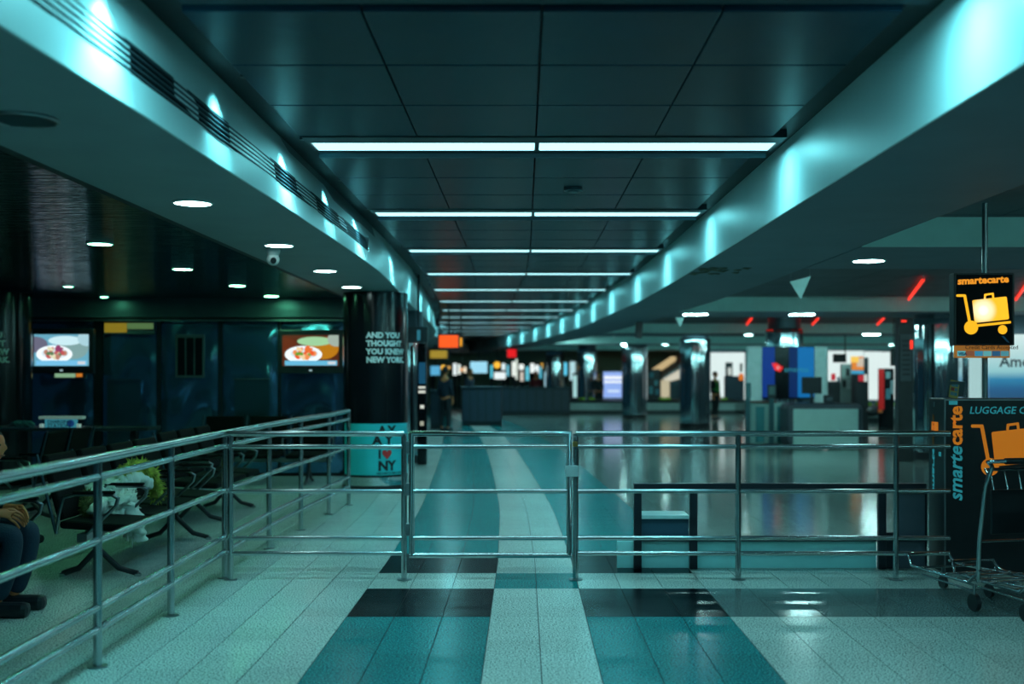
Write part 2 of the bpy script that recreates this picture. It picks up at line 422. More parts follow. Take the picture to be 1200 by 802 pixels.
for a, b in ((38, 110), (122, 184), (190, 256), (262, 326), (330, 402)):
    xa_, xb_, zt = X_(a, WY), X_(b, WY), Z_(377, WY); nx, nz = 16, 36; vs = []; fs = []
    for iz in range(nz+1):
        for ix in range(nx+1):
            u, v = ix/nx, iz/nz
            e = min(1, 8*min(u, 1-u), 12*min(v, 1-v))
            y_ = WY-.035-e*(.012+.020*math.sin(PI*v)+.007*math.sin(22*v+2.2*math.sin(3*u+a)+.9*math.sin(7*u))+.0016*math.sin(19*u-9*v))
            vs.append((xa_+(xb_-xa_)*u, y_, .05+(zt-.05)*v))
    for iz in range(nz):
        for ix in range(nx): q = iz*(nx+1)+ix; fs.append((q, q+1, q+nx+2, q+nx+1))
    MB().add(vs, fs, True).box(xa_, xb_, WY-.035, WY, .05, zt).build('wall_panel', wallp_m, wl)
for a, b in ((110, 122), (184, 190), (256, 262), (326, 330)):
    MB().box(X_(a, WY)+.01, X_(b, WY)-.01, WY-.03, WY, .05, Z_(377, WY)).build('pilaster', mat('pilaster_metal', (.04, .06, .08), .3, .6), wl)
# directory / notice board, hatch and handle on the wall
Yw = WY-.06
t = thing('notice_board', 'dim framed notice board on the dark left wall', 'board', (0, 0, 0))
MB().bbox(X_(206, Yw), X_(240, Yw), Yw-.03, Yw, Z_(443, Yw), Z_(392, Yw), .006).build('frame', grey_pl, t)
for c in range(3):
    MB().box(X_(209+c*10.3, Yw), X_(217.3+c*10.3, Yw), Yw-.036, Yw-.028, Z_(440, Yw), Z_(396, Yw)).build('sheet', black_gl, t)
t = thing('wall_hatch', 'dark recessed service hatch low on the left wall', 'hatch', (0, 0, 0))
MB().bbox(X_(275, Yw), X_(316, Yw), Yw-.02, Yw, .3, Z_(444, Yw), .005).build('door', mat('hatch_metal', (.10, .22, .30), .16, .8), t)
MB().box(X_(275, Yw), X_(316, Yw), Yw-.032, Yw-.015, Z_(445.2, Yw), Z_(443.8, Yw)).build('top_trim', steel_d, t)
t = thing('wall_cabinet', 'dark low wall cabinet with a pale metal top edge', 'cabinet', (0, 0, 0))
MB().bbox(X_(129, Yw), X_(168, Yw), Yw-.12, Yw, .3, Z_(446, Yw), .005).build('body', mat('cabinet_metal', (.10, .22, .30), .16, .8), t)
MB().box(X_(128, Yw), X_(169, Yw), Yw-.14, Yw, Z_(446, Yw), Z_(444.6, Yw)).build('top_trim', steel, t)

# --- coloured light boxes above and below the left screen (menu boards seen on the wall)
yel = glow('amber_sign_light', (.55, .40, .03), .45); grn = glow('green_sign_light', (.25, .5, .18), .35)
t = thing('light_box', 'yellow and green light box high on the left wall right of the left television', 'sign', (0, 0, 0))
MB().bbox(X_(123, Yw), X_(182, Yw), Yw-.05, Yw, Z_(392, Yw), Z_(378, Yw), .004).build('case', grey_pl, t)
MB().box(X_(124, Yw), X_(150, Yw), Yw-.056, Yw-.045, Z_(390, Yw), Z_(379, Yw)).build('amber_face', yel, t)
MB().box(X_(150.5, Yw), X_(181, Yw), Yw-.056, Yw-.045, Z_(386, Yw), Z_(379, Yw)).build('green_face', grn, t)
t = thing('light_strip', 'short green and orange lit strip under the left television', 'sign', (0, 0, 0))
MB().bbox(X_(64, Yw), X_(102, Yw), Yw-.05, Yw, Z_(443.5, Yw), Z_(435.5, Yw), .004).build('case', grey_pl, t)
MB().box(X_(66, Yw), X_(90, Yw), Yw-.056, Yw-.045, Z_(442.5, Yw), Z_(436.5, Yw)).build('green_face', glow('pale_green_light', (.3, .55, .33), .8), t)
MB().box(X_(91, Yw), X_(98, Yw), Yw-.056, Yw-.045, Z_(442, Yw), Z_(437, Yw)).build('orange_face', glow('orange_light', (.8, .25, .03), .8), t)

# ================================================================== TELEVISIONS
def disc(cx, cz, rx, rz, y, th=.0015, n=28, rot=0.):
    mb = MB(); p = []
    for i in range(n):
        a = 2*PI*i/n; x, z = rx*math.cos(a), rz*math.sin(a)
        p.append((cx+x*math.cos(rot)-z*math.sin(rot), cz+x*math.sin(rot)+z*math.cos(rot)))
    return mb.prism(p, y-th, y)
def clip_disc(cx, cz, rx, rz, y, W, H, n=40, th=.0015):
    p = []
    for i in range(n):
        a = 2*PI*i/n; x = max(-W, min(W, cx+rx*math.cos(a))); z = max(-H, min(H, cz+rz*math.sin(a)))
        if not p or (abs(p[-1][0]-x)+abs(p[-1][1]-z)) > 1e-4: p.append((x, z))
    return MB().prism(p, y-th, y)
def tv(px0, px1, py0, py1, Y, label, pal):
    cx, cz = X_((px0+px1)/2, Y), Z_((py0+py1)/2, Y)
    W, H = (px1-px0)/2*Y/F, (py1-py0)/2*Y/F
    t = thing('television', label, 'television', (cx, Y, cz))
    MB().bbox(-W-.07, W+.07, -.0, .09, -H-.11, H+.08, .012).build('case', black_pl, t)
    MB().box(-W*.5, W*.5, .09, WY-Y-.05, -H*.5, H*.5).build('wall_mount', black_pl, t)
    scr = MB().box(-W, W, -.004, 0, -H, H).build('screen', glow('scr_bg'+pal, TVC[pal][0], 1.0), t)
    y = -.0045
    def put(nm, mb, c, s=1.0): mb.build(nm, glow('scr_'+nm+pal, c, s), scr)
    C_ = TVC[pal]
    put('picture_table', clip_disc(-W*.95, H*.35, W*.45, H*.5, y, W, H), C_[1])
    put('picture_bowl', clip_disc(W*.45, H*.15, W*.55, H*.72, y-.002, W, H), C_[2], 1.1)
    put('picture_rim', clip_disc(W*.15, H*.60, W*.62, H*.30, y-.004, W, H), C_[3], 1.1)
    put('picture_corner', clip_disc(W*.95, H*.75, W*.35, H*.5, y-.005, W, H), C_[4])
    put('picture_plate', clip_disc(-W*.25, -H*.26, W*.66, H*.56, y-.006, W, H), (.85, .93, .97), 1.25)
    put('picture_well', clip_disc(-W*.22, -H*.2, W*.5, H*.36, y-.008, W, H), (.72, .82, .86), 1.1)
    rnd = random.Random(5)
    for q in range(22):
        a, r = rnd.uniform(0, 2*PI), rnd.uniform(.1, 1)**.5
        c = C_[5][q % len(C_[5])]
        mb = disc(-W*.22+W*.38*r*math.cos(a), -H*.16+H*.34*r*math.sin(a), W*rnd.uniform(.08, .13), H*rnd.uniform(.10, .17), y-.010-.0005*q, th=.001, n=9, rot=rnd.uniform(0, 3))
        mb.build('picture_food', glow('scr_food%s%d' % (pal, q % len(C_[5])), c, 1.1), scr)
    MB().box(-W*.9, W*.95, y-.024, y-.022, -H*.97, -H*.66).build('caption_bar', glow('scr_cap'+pal, C_[6], 1.), scr)
    MB().box(W*.62, W*.9, y-.026, y-.024, -H*.9, -H*.72).build('caption_logo', glow('scr_logo'+pal, (.7, .75, .8), 1.), scr)
    MB().box(-.02, .02, -.004, 0, -H-.075, -H-.055).build('power_mark', glow('scr_mark', (.5, .75, .8), .8), t)
    return t
TVC = {
 '_warm': [(.10, .02, .006), (.14, .02, .004), (.50, .19, .004), (.35, .65, .35), (.40, .50, .42), [(.85, .10, .02), (.9, .28, .08), (.9, .65, .35), (.12, .35, .03), (.85, .16, .03)], (.15, .55, .80)],
 '_cool': [(.15, .45, .60), (.16, .16, .24), (.22, .38, .38), (.60, .86, .92), (.45, .72, .80), [(.55, .10, .10), (.5, .22, .15), (.8, .75, .5), (.10, .22, .10), (.30, .05, .15)], (.20, .60, .90)],
}
tv(40, 104, 392, 429, 16.2, 'left television on the dark wall, plate of food in cool blue tones', '_cool')
tv(331, 397, 393, 429, 16.2, 'right television beside the black column, plate of food in warm orange tones', '_warm')

# ================================================================== BLACK ADVERT COLUMNS
def advert_column(px, Y, label, tsx, text_ang, poster):
    x = X_(px, Y); r = .43
    t = thing('advert_column', label, 'column', (x, Y, 0))
    MB().cyl((0, 0), r, .17, LZ-.01, 48).build('shaft', black_gl, t)
    MB().cyl((0, 0), r+.012, .0, .06, 48).build('plinth', black_pl, t)
    MB().cyl((0, 0), r+.006, .06, .17, 48).build('base_ring', chrome, t)
    T = lambda body, size, z, b=0., m=text_w, a=text_ang, **k: None
    def put(body, size, z, m, a, bold=.0, nm='lettering', spacing=1.):
        me = wrap(text_mesh(body, size, bold=bold, spacing=spacing), 0, 0, r, a, z); me.materials.append(m); link(nm, me, t)
    zz = [2.075, 2.078-.105*1, 2.078-.21, 2.078-.315]
    s = .100
    for i, ln in enumerate(('AND YOU', 'THOUGHT', 'YOU KNEW', 'NEW YORK.')):
        put(ln, s, Z_(396+9.6*i, Y-r), text_w, text_ang, .0052)
    dim = mat('dim_print', (.10, .16, .18), .5)
    for i in range(3):
        put(('THE PLACE', 'THAT MADE', 'EVERY DAY')[i] if False else '', s, 0, dim, text_ang) if False else None
    return t, r, put
advert_white = text_w
col1, r1, put1 = advert_column(440, 14.9, 'black round advert column with white slogan above a turquoise poster', 1, -.14, True)
# turquoise wrap poster near the floor of the first column
def wrap_band(mb_r, a0, a1, z0, z1, n=24):
    mb = MB(); vs = []
    for i in range(n+1):
        a = a0+(a1-a0)*i/n
        for rr, z in ((mb_r, z0), (mb_r+.004, z0), (mb_r+.004, z1), (mb_r, z1)): vs.append((rr*math.sin(a), -rr*math.cos(a), z))
    fs = []
    for i in range(n):
        for j in range(4): fs.append((i*4+j, i*4+(j+1) % 4, i*4+4+(j+1) % 4, i*4+4+j))
    fs += [(0, 1, 2, 3), (n*4+3, n*4+2, n*4+1, n*4)]
    return mb.add(vs, fs)
wrap_band(r1, -1.05, 1.45, .20, .87).build('poster', teal_m, col1)
put1('I', .16, .42, text_k, .21, .006)
put1('NY', .17, .265, text_k, .21, .008)
put1('A', .17, .72, text_k, .20, .008); put1('Y', .17, .72, text_k, .52, .008)
put1('A', .17, .60, text_k, .05, .008); put1('Y', .17, .60, text_k, .42, .008)
put1('WELCOME TO NEW YORK', .03, .215, text_k, .16, .001)
red_p = mat('red_print', (.65, .03, .03), .5)
hp = []
for i in range(24):
    a = 2*PI*i/24; hp.append((.0045*16*math.sin(a)**3*.9, .0045*(13*math.cos(a)-5*math.cos(2*a)-2*math.cos(3*a)-math.cos(4*a))))
hm = MB().prism(hp, -.001, .001).mesh('heart'); wrap(hm, 0, 0, r1+.004, .48, .475); hm.materials.append(red_p); link('heart_mark', hm, col1)
col2, r2, put2 = advert_column(-3, 14.9, 'black round advert column with white slogan at the left edge of the picture', 1, -.50, False)
# unlit small lines above the slogan are too dim to read

# ================================================================== DOWNLIGHTS
dl_me = {}
def downlight(name, label, x, y, z, r, m, group, lit=True, square=False):
    t = thing(name, label, 'light', (x, y, z), group=group)
    if square:
        MB().box(-r*1.15, r*1.15, -r*.6, r*.6, -.008, .0).build('trim_ring', steel_d, t)
        MB().box(-r, r, -r*.5, r*.5, -.014, -.004).build('lens', m, t)
    else:
        MB().tube([(r*1.05*math.cos(2*PI*i/24), r*1.05*math.sin(2*PI*i/24), -.004) for i in range(24)], .010, 6, closed=True).build('trim_ring', white_p if lit else steel_d, t)
        MB().cyl((0, 0), r, -.010, .0, 28).build('lens', m, t)
    return t
g_green = glow('downlight_green', GREEN_C, GREEN_E); g_down = glow('downlight_cool', DOWN_C, DOWN_E)
g_soft = glow('downlight_soft', (.62, .95, .93), 26.)
for i, (px, py) in enumerate([(226, 237), (327, 287), (381, 317), (412, 336), (433, 348.5)]):
    Y = F*1.1/(HY-py)
    downlight('downlight', 'round lit downlight in the pale left soffit, %s from the camera' % ordn[i], X_(px, Y), Y, LZ, .115, g_soft, 'downlights of the left soffit')
Y = F*1.1/(HY-139)
t = downlight('ceiling_speaker', 'round unlit dark ceiling grille at the upper left of the pale soffit', X_(28, Y), Y, LZ, .13, black_pl, None, False); t['category'] = 'speaker'
for c in range(7):
    MB().box(-.1, .1, -.09+c*.03-.004, -.09+c*.03+.004, -.014, -.009).build('slat', grey_pl, t)
for i, (px, py) in enumerate([(117, 289), (214, 318), (278, 337), (318, 349)]):
    Y = F*1.1/(HY-py)
    downlight('downlight', 'round lit downlight in the dark slatted ceiling over the seats, %s from the camera' % ordn[i], X_(px, Y), Y, LZ+.028, .10, g_green, 'downlights over the seats')
for i, Y in enumerate([7.15]):
    downlight('downlight', 'downlight over the seats outside the left edge of the picture', -3.6, Y, LZ+.028, .10, g_green, 'downlights over the seats')
for i, (px, py) in enumerate([(80, 338), (122, 350), (47, 354)]):
    Y = F*1.1/(HY-py)
    if Y < 16.2: downlight('downlight', 'small dim downlight near the dark wall, %s from the camera' % ordn[i], X_(px, Y), Y, LZ+.028, .06, g_green, 'small downlights by the wall')

# ================================================================== RIGHT HALL CEILING
RZ = SZ+.25
beams = [(9.43, 11.4), (19.0, 21.0), (28.8, 30.8), (38.4, 40.4), (48, 50)]
def top_at(x, y):
    if lb(y) < x < 1.73+bend(y): return CZ+.10
    if x <= lb(y): return LZ
    if x < 2.85+bend(y) or any(a < y < b for a, b in beams): return SZ-.004
    return RZ
hall = struct('ceiling', MB().box(2.6, 18, -4, 58, RZ+.02, RZ+.2), dark_m)
cp = MB()
y = -3.9
while y < 57:
    x = 2.8
    while x < 17.5:
        cp.box(x+.006, x+.594, y+.006, y+1.194, RZ, RZ+.018); x += .6
    y += 1.2
cp.build('ceiling_panel', coffer_m, hall, kind='stuff')
for i, (a, b) in enumerate(beams):
    x0 = 2.86+bend((a+b)/2)
    if i == 0: x0 = 2.86
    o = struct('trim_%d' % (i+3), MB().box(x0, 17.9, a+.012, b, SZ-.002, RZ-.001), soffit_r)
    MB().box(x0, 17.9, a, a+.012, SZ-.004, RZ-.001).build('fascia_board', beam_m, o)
# cove lights added out of sight in each coffer to brighten its far face
cove_fill_g = glow('cove_fill_glow', (.35, .92, .90), 34.)
for i, (yc, xs) in enumerate([(2.6, 2.95), (11.5, 3.0), (21.1, 2.9), (30.9, 2.2), (40.5, 1.2)]):
    t = thing('cove_fill_light', 'added shielded cove light strip in the %s hall ceiling coffer, out of sight' % ordn[i], 'light', (0, yc, 0), group='added cove lights of the coffers')
    MB().box(xs, 17, 0, .12, SZ+.06, SZ+.07).box(xs, 17, 0, .01, SZ+.07, SZ+.19).build('shield', dark_m, t)
    MB().box(xs+.05, 16.95, .02, .07, SZ+.09, SZ+.14).build('tube', cove_fill_g, t)
    for q in range(3): MB().box(xs+.5+q*6, xs+.54+q*6, 0, .03, SZ+.18, RZ).build('hanger', dark_m, t)
# side walls of the coffers: pale left ends
# red neon tubes, slanting on the coffer ceilings
red_g = glow('red_tube_light', (1.0, .035, .015), 1.6)
def on_z(px, py, z):
    Y = F*(z-EYE)/(HY-py); return Vector((X_(px, Y), Y, z))
def red_tube(a, b, lab):
    z = RZ-.05; A = on_z(*a, z); B = on_z(*b, z); c = (A+B)/2
    t = thing('red_tube', lab, 'light', c, group='red tubes on the coffer ceilings')
    MB().tube([A-c, B-c], .022, 8).build('tube', red_g, t)
    for p in (A-c, B-c): MB().tube([p, p+Vector((0, 0, .05))], .010, 6).build('clip', steel_d, t)
red_tube((1065, 351), (1082, 328), 'slanting red tube light on the nearest dark coffer, left of the hanging trolley sign')
red_tube((1190, 352), (1206, 329), 'slanting red tube light on the nearest dark coffer, right of the hanging trolley sign')
for i, (x, x2) in enumerate([(875, 881), (952, 959), (1028, 1036)]): red_tube((x, 381), (x2, 373), 'short red tube light on the middle coffer, %s of the row' % ('left', 'centre', 'right')[i])
# downlights of the hall
k = 0
for (px, py, w) in [(1018, 304.5, 17)]:
    Y = F*1.09/(HY-py); downlight('downlight', 'large oval-looking white downlight in the right hall soffit', X_(px, Y), Y, SZ-.004, .14, g_down, 'hall downlights')
for i, (px, py) in enumerate([(815, 368), (940, 368), (672, 402), (735, 403), (1021, 391.7)]):
    Y = F*1.09/(HY-py)
    for a, b in beams:
        if abs(Y-(a+b)/2) < 1.9: Y = max(a+.3, min(b-.3, Y))
    downlight('downlight', 'flat rectangular downlight in the hall ceiling, %s in the row going away' % ordn[i], X_(px, Y), Y, top_at(X_(px, Y), Y), .20, g_down, 'flat hall downlights', square=True)
for i, (x, Y) in enumerate([(6.2, 10.4), (9.5, 10.4), (8, 20), (11, 20), (12.5, 29.8), (6, 29.8), (5, 39.4), (9, 39.4), (13, 39.4)]):
    z = SZ-.004 if Y > 9 else RZ
    downlight('downlight', 'round downlight of the hall ceiling, hidden or outside the picture, %s from the camera' % (['third', 'fourth', 'fifth', 'sixth', 'ninth', 'eighth', 'tenth', 'eleventh', 'twelfth', 'first', 'second'][i]), x, Y, z, .12, g_down, 'round hall downlights')
# triangular pennants hanging on wires
def pennant(px, py, Y, w, h, lab):
    p = at(px, py, Y); s = Y/F
    t = thing('hanging_pennant', lab, 'pennant', p, group='hanging triangular pennants')
    MB().prism([(-w*s*.5, h*s*.30), (w*s*.5, h*s*.55), (w*s*.02, -h*s*.5)], 0, .012).build('sheet', mat('pennant_sheet', (.75, .95, .92), .6), t)
    top = RZ if not any(a < Y < b for a, b in beams) else SZ
    MB().tube([(-w*s*.45, .006, h*s*.30), (-w*s*.45, .006, top-p.z)], .003, 5).build('wire', steel_d, t)
    MB().tube([(w*s*.45, .006, h*s*.50), (w*s*.45, .006, top-p.z)], .003, 5).build('wire', steel_d, t)
pennant(938, 338, 13.5, 25, 26, 'white hanging triangular pennant, nearest and largest, left of the hanging trolley sign')
pennant(797, 377, 22.5, 11, 14, 'white hanging triangular pennant, second of the row above the counters')
pennant(719.5, 395, 33, 6, 8, 'small far hanging triangular pennant near the tilted black speaker')
t = thing('hanging_speaker', 'narrow black speaker box hanging from the hall soffit', 'speaker', at(749, 387, 22.5))
MB().bbox(-.07, .07, 0, .12, -.16, .17, .01, Matrix.Rotation(.08, 4, 'Y')).build('box', black_pl, t)
MB().tube([(0, .06, .16), (0, .06, top_at(at(749,387,22.5).x,22.5)-at(749, 387, 22.5).z)], .012, 6).build('bracket', black_pl, t)

# damaged patch on the edge of the right soffit
t = thing('paint_patch', 'peeling dark patch on the edge of the right soffit', 'patch', (1.95, F*1.09/(HY-317), SZ))
pm = MB()
for q in range(26):
    a, b = random.uniform(-.2, .28), random.uniform(-.35, .4)
    pm.prism([(a, -.001), (a+random.uniform(.03, .10), -.0015), (a+random.uniform(.02, .08), -.012)], b, b+random.uniform(.05, .16))
pm.build('flaking_paint', mat('old_plaster', (.10, .10, .07), .8, var=.4), t)['kind'] = 'stuff'

# ================================================================== BACK AND SIDE WALLS
struct('wall_back', MB().box(-14, 18, 57, 57.3, 0, 3.2), green_wall)
struct('wall_right', MB().box(17.6, 17.9, -4, 57, 0, 3.2), soffit_r)

# ================================================================== RAILINGS
HR = [1.072, .977, .65, .307, .195]
FY = 8.17
def flange(mb, x, y): mb.cyl((x, y), .05, 0, .008, 16)
t = thing('guard_rail', 'long stainless guard rail running away from the camera on the left', 'railing', (0, 0, 0))
rp = [(-2.2, 3.0), (-2.19, 5.73), (-2.2, 6.95), (-2.21, 8.24), (-2.2, 9.63), (-2.16, 10.8), (-2.1, 12.0), (-2.02, 12.85)]
for (x, y) in [(-2.2, 4.45)]+rp[1:]:
    q = MB().tube([(x, y, 0), (x, y, HR[0])], .022, 14).build('post', steel, t)
    m = MB(); flange(m, x, y); m.build('post_flange', steel_d, q)
for i, h in enumerate(HR):
    MB().tube([(x, y, h+(.02 if y > 12 else 0)) for x, y in rp], .026 if i == 0 else .020, 14).build('rail', steel, t)
t = thing('barrier_fence', 'stainless barrier panel between the long guard rail and the gate', 'railing', (0, 0, 0))
xa, xb = X_(270, FY), X_(473.5, FY)
for x in (xa, xb):
    q = MB().tube([(x, FY, 0), (x, FY, HR[0])], .021, 14).build('post', steel, t)
    m = MB(); flange(m, x, FY); m.build('post_flange', steel_d, q)
for i, h in enumerate(HR):
    MB().tube([(xa-.03, FY, h), (xb, FY, h)], .0215 if i == 0 else .0165, 14).build('rail', steel, t)
t = thing('barrier_gate', 'closed stainless gate across the walkway in the middle of the barrier', 'gate', (0, 0, 0))
ga, gb = X_(482.5, FY), X_(667, FY)
MB().tube([(ga, FY, .18), (ga, FY, HR[0]), (gb, FY, HR[0]), (gb, FY, .18)], .021, 14).build('gate_frame', steel, t)
MB().tube([(ga-.018, FY, .18), (gb+.018, FY, .18)], .019, 14).build('bottom_rail', steel, t)
for h in (.977, .65, .307): MB().tube([(ga, FY, h), (gb, FY, h)], .0165, 14).build('rail', steel, t)
for h in (.97, .665, .37):
    m = MB().bbox(xb+.012, ga-.010, FY-.014, FY+.014, h-.045, h+.045, .003); m.build('hinge', steel_d, t)
    
MB().bbox(X_(662.5, FY), X_(677.5, FY), FY-.034, FY-.026, Z_(558.5, FY), Z_(545.5, FY), .003).build('latch_plate', mat('latch_steel', (.60, .72, .74), .5, .6), t, label='pale square latch plate')
for dx, dz in ((-.005, 0), ):
    MB().ell((X_(662, FY), FY-.036, Z_(552, FY)), (.006, .006, .006), 8, 6).build('latch_bolt', steel_d, t)
t = thing('barrier_fence', 'long stainless barrier panel right of the gate reaching the trolley machine', 'railing', (0, 0, 0))
xc = X_(674.5, FY); xe = 3.12
for x in (xc, X_(865, FY), X_(1050, FY)):
    q = MB().tube([(x, FY, 0), (x, FY, HR[0])], .021, 14).build('post', steel, t)
    m = MB(); flange(m, x, FY); m.build('post_flange', steel_d, q)
for i, h in enumerate(HR):
    MB().tube([(xc, FY, h), (xe, FY, h)], .0215 if i == 0 else .0165, 14).build('rail', steel, t)
p = at(673.5, 519, FY-.04)
t = thing('padlock', 'small brass padlock hanging at the gate post', 'padlock', p)
MB().bbox(-.016, .022, -.012, .012, -.030, .008, .004).build('lock_body', mat('brass', (.35, .24, .08), .35, .9), t)
MB().tube([(-.008, 0, .006), (-.008, 0, .032), (-.002, 0, .042), (.008, 0, .042), (.014, 0, .032), (.014, 0, .006)], .0035, 8).build('shackle', steel, t)

# ================================================================== LOW DARK CASE BEHIND THE BARRIER
BY = 8.62
frm = mat('case_frame', (.022, .028, .040), .35, .3)
t = thing('low_display_case', 'long low dark-framed bench case with a pale kickboard behind the barrier', 'bench', (0, BY, 0))
def bx(a, b, c, d, nm, m, y0=0., y1=.05): MB().bbox(X_(a, BY), X_(b, BY), y0, y1, Z_(d, BY), Z_(c, BY), .004).build(nm, m, t)
bx(743, 1086, 567, 577, 'top_beam', frm, 0, .06)
for a, b in ((743, 752), (808.5, 817.5), (1030, 1039)): bx(a, b, 577, 668, 'post', frm, .0, .05)
bx(1039, 1055, 625, 668, 'lower_infill', frm, .03, .05)
bx(752, 1086, 629, 635, 'middle_beam', frm, .0, .05)
bx(1055, 1086, 580, 668, 'end_panel', mat('end_panel_grey', (.08, .10, .13), .5), .03, .05)
bx(724, 1030, 636, 668, 'kickboard', mat('kickboard_paint', (.40, .88, .90), .35, var=.05), .06, .09)
bx(720, 1090, 668, 671, 'base_strip', frm, -.0, .10)
bx(752, 808, 604.5, 609, 'shelf_edge', mat('shelf_white', (.55, .80, .80), .3), .02, .30)
bx(752, 808, 609, 629, 'lower_panel', mat('lower_panel_blue', (.03, .09, .14), .3), .04, .06)
bx(1052, 1090, 577, 668, 'side_post', frm, .06, .1)

# ================================================================== TROLLEY MACHINE, SIGN, TROLLEYS
MY = 8.42; mx0 = X_(1107.5, MY); mxe = 4.75; MZ = Z_(467.5, MY)
t = thing('trolley_machine', 'black luggage cart rental machine with orange and turquoise lettering', 'machine', (mx0, MY, 0))
mw = mxe-mx0
MB().bbox(0, mw, 0, .345, .0, MZ, .012).build('cabinet', black_pl, t)
MB().bbox(-.006, .006, -.004, .012, .05, MZ, .003).build('corner_strip', steel_d, t)
MB().box(0, mw, -.003, .0, MZ-.014, MZ-.004).build('top_strip', steel_d, t)
p_ = lambda px, py: (X_(px, MY)-mx0, Z_(py, MY))
yy = -.004
def ptext(body, px, py, hpx, m, **k):
    x, z = p_(px, py); return text(body, hpx*MY/F/.70, m, t, (x, yy, z), **k)
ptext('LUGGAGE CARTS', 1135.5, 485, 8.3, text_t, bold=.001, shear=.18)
# vertical name, reading upwards: turquoise "smarte" then orange "carte"
def vtext(body, px, py, hpx, m, dep=yy, bold=.003, shear=.0, rotx=0):
    x, z = p_(px, py)
    me = text_mesh(body, hpx*MY/F/.70, bold=bold, shear=shear); me.materials.append(m)
    for v in me.vertices: v.co = Vector((-v.co.z, v.co.y, v.co.x))
    o = link('lettering', me, t, (x, dep, z)); return o, me
def fit_len(me, L):
    mxz = max(v.co.z for v in me.vertices); mnz = min(v.co.z for v in me.vertices)
    for v in me.vertices: v.co.z = (v.co.z-mnz)*L/(mxz-mnz)
s_ = MY/F
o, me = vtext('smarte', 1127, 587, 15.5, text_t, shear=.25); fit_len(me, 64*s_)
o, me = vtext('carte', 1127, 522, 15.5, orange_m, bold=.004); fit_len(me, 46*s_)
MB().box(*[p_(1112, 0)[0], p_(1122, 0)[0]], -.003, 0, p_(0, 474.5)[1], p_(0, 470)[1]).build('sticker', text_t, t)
# trolley pictogram: built in a unit frame, u to the right, w up
def rpoly(cx, cz, w, h, rot, r=.04):
    p = []
    for sx, sz, a0 in ((1, 1, 0), (-1, 1, 90), (-1, -1, 180), (1, -1, 270)):
        for q in range(4):
            a = math.radians(a0+q*30); x = sx*(w/2-r)+r*math.cos(a); z = sz*(h/2-r)+r*math.sin(a)
            p.append((cx+x*math.cos(rot)-z*math.sin(rot), cz+x*math.sin(rot)+z*math.cos(rot)))
    return p
def bar(x0, z0, x1, z1, w):
    d = Vector((x1-x0, z1-z0)); L = d.length; return rpoly((x0+x1)/2, (z0+z1)/2, L+w, w, math.atan2(d.y, d.x), w*.4)
def pictogram(parent, ox, oz, S, y, m_body, m_case):
    """S metres per unit; unit frame 0..400 x 0..300 as drawn on the sign (x right, z down)"""
    q = lambda pl: [(ox+a*S, oz-b*S) for a, b in pl]
    th = .002
    mb = MB()
    for k, pl in enumerate((bar(8, 10, 60, 10, 18), bar(60, 12, 98, 215, 20), bar(98, 232, 384, 202, 18))):
        mb.prism(q(pl), y-th-.0002*k, y)
    for k, (cx, cz, r) in enumerate(((106, 240, 50), (333, 256, 33))):
        mb.prism([(ox+(cx+r*math.cos(2*PI*i/24))*S, oz-(cz+r*math.sin(2*PI*i/24))*S) for i in range(24)], y-th-.0008-.0002*k, y)
    mb.build('cart_mark', m_body, parent)
    mb = MB(); mb.prism(q(rpoly(247, 112, 250, 165, -.11, 10)), y-th, y)
    for k, pl in enumerate((bar(205, 28, 207, 4, 14), bar(207, 4, 262, -4, 14), bar(262, -4, 265, 22, 14))): mb.prism(q(pl), y-th-.0002*(k+1), y)
    return mb.build('suitcase_mark', m_case, parent)
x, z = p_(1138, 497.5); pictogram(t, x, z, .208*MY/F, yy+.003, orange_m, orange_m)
# left face of the machine
sx_ = -.002
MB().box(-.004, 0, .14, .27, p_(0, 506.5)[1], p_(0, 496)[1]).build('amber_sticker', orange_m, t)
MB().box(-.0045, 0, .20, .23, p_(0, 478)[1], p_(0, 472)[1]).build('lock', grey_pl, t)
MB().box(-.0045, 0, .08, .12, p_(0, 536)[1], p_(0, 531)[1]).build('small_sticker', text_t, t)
def side_text(body, L, y, z, size, m):
    me = text_mesh(body, size, bold=.002); me.materials.append(m)
    for v in me.vertices: v.co = Vector((v.co.y*1.0, v.co.z, v.co.x))
    fit_len(me, L)
    for v in me.vertices: v.co = Vector((v.co.x-.003, -v.co.y, v.co.z))
    link('lettering', me, t, (0, y, z))
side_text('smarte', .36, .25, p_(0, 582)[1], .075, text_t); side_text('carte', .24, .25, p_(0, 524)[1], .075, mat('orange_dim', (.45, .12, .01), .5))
# leaflet card on top
c = thing('leaflet_card', 'small amber leaflet card standing on the machine top', 'card', (X_(1117, MY+.08), MY+.08, MZ+.0))
M_ = Matrix.Rotation(math.radians(-14), 4, 'X') @ Matrix.Rotation(math.radians(12), 4, 'Y')
MB().bbox(-.035, .035, 0, .006, .004, .145, .002, M_).build('card', mat('card_amber', (.62, .42, .10), .5), c)
for i, (a, b, cc) in enumerate([(-.025, .0, (.5, .05, .04)), (.003, .025, (.1, .3, .4))]):
    for j in range(3): MB().box(a, b, -.002, 0, .025+j*.035, .05+j*.035, M_).build('print_block', mat('cardprint%d%d' % (i, j % 2), cc if (i+j) % 2 else (.15, .30, .38), .5), c)
MB().bbox(-.03, .10, .05, .06, 0, .12, .002, Matrix.Rotation(math.radians(14), 4, 'X')).build('stand', grey_pl, c)

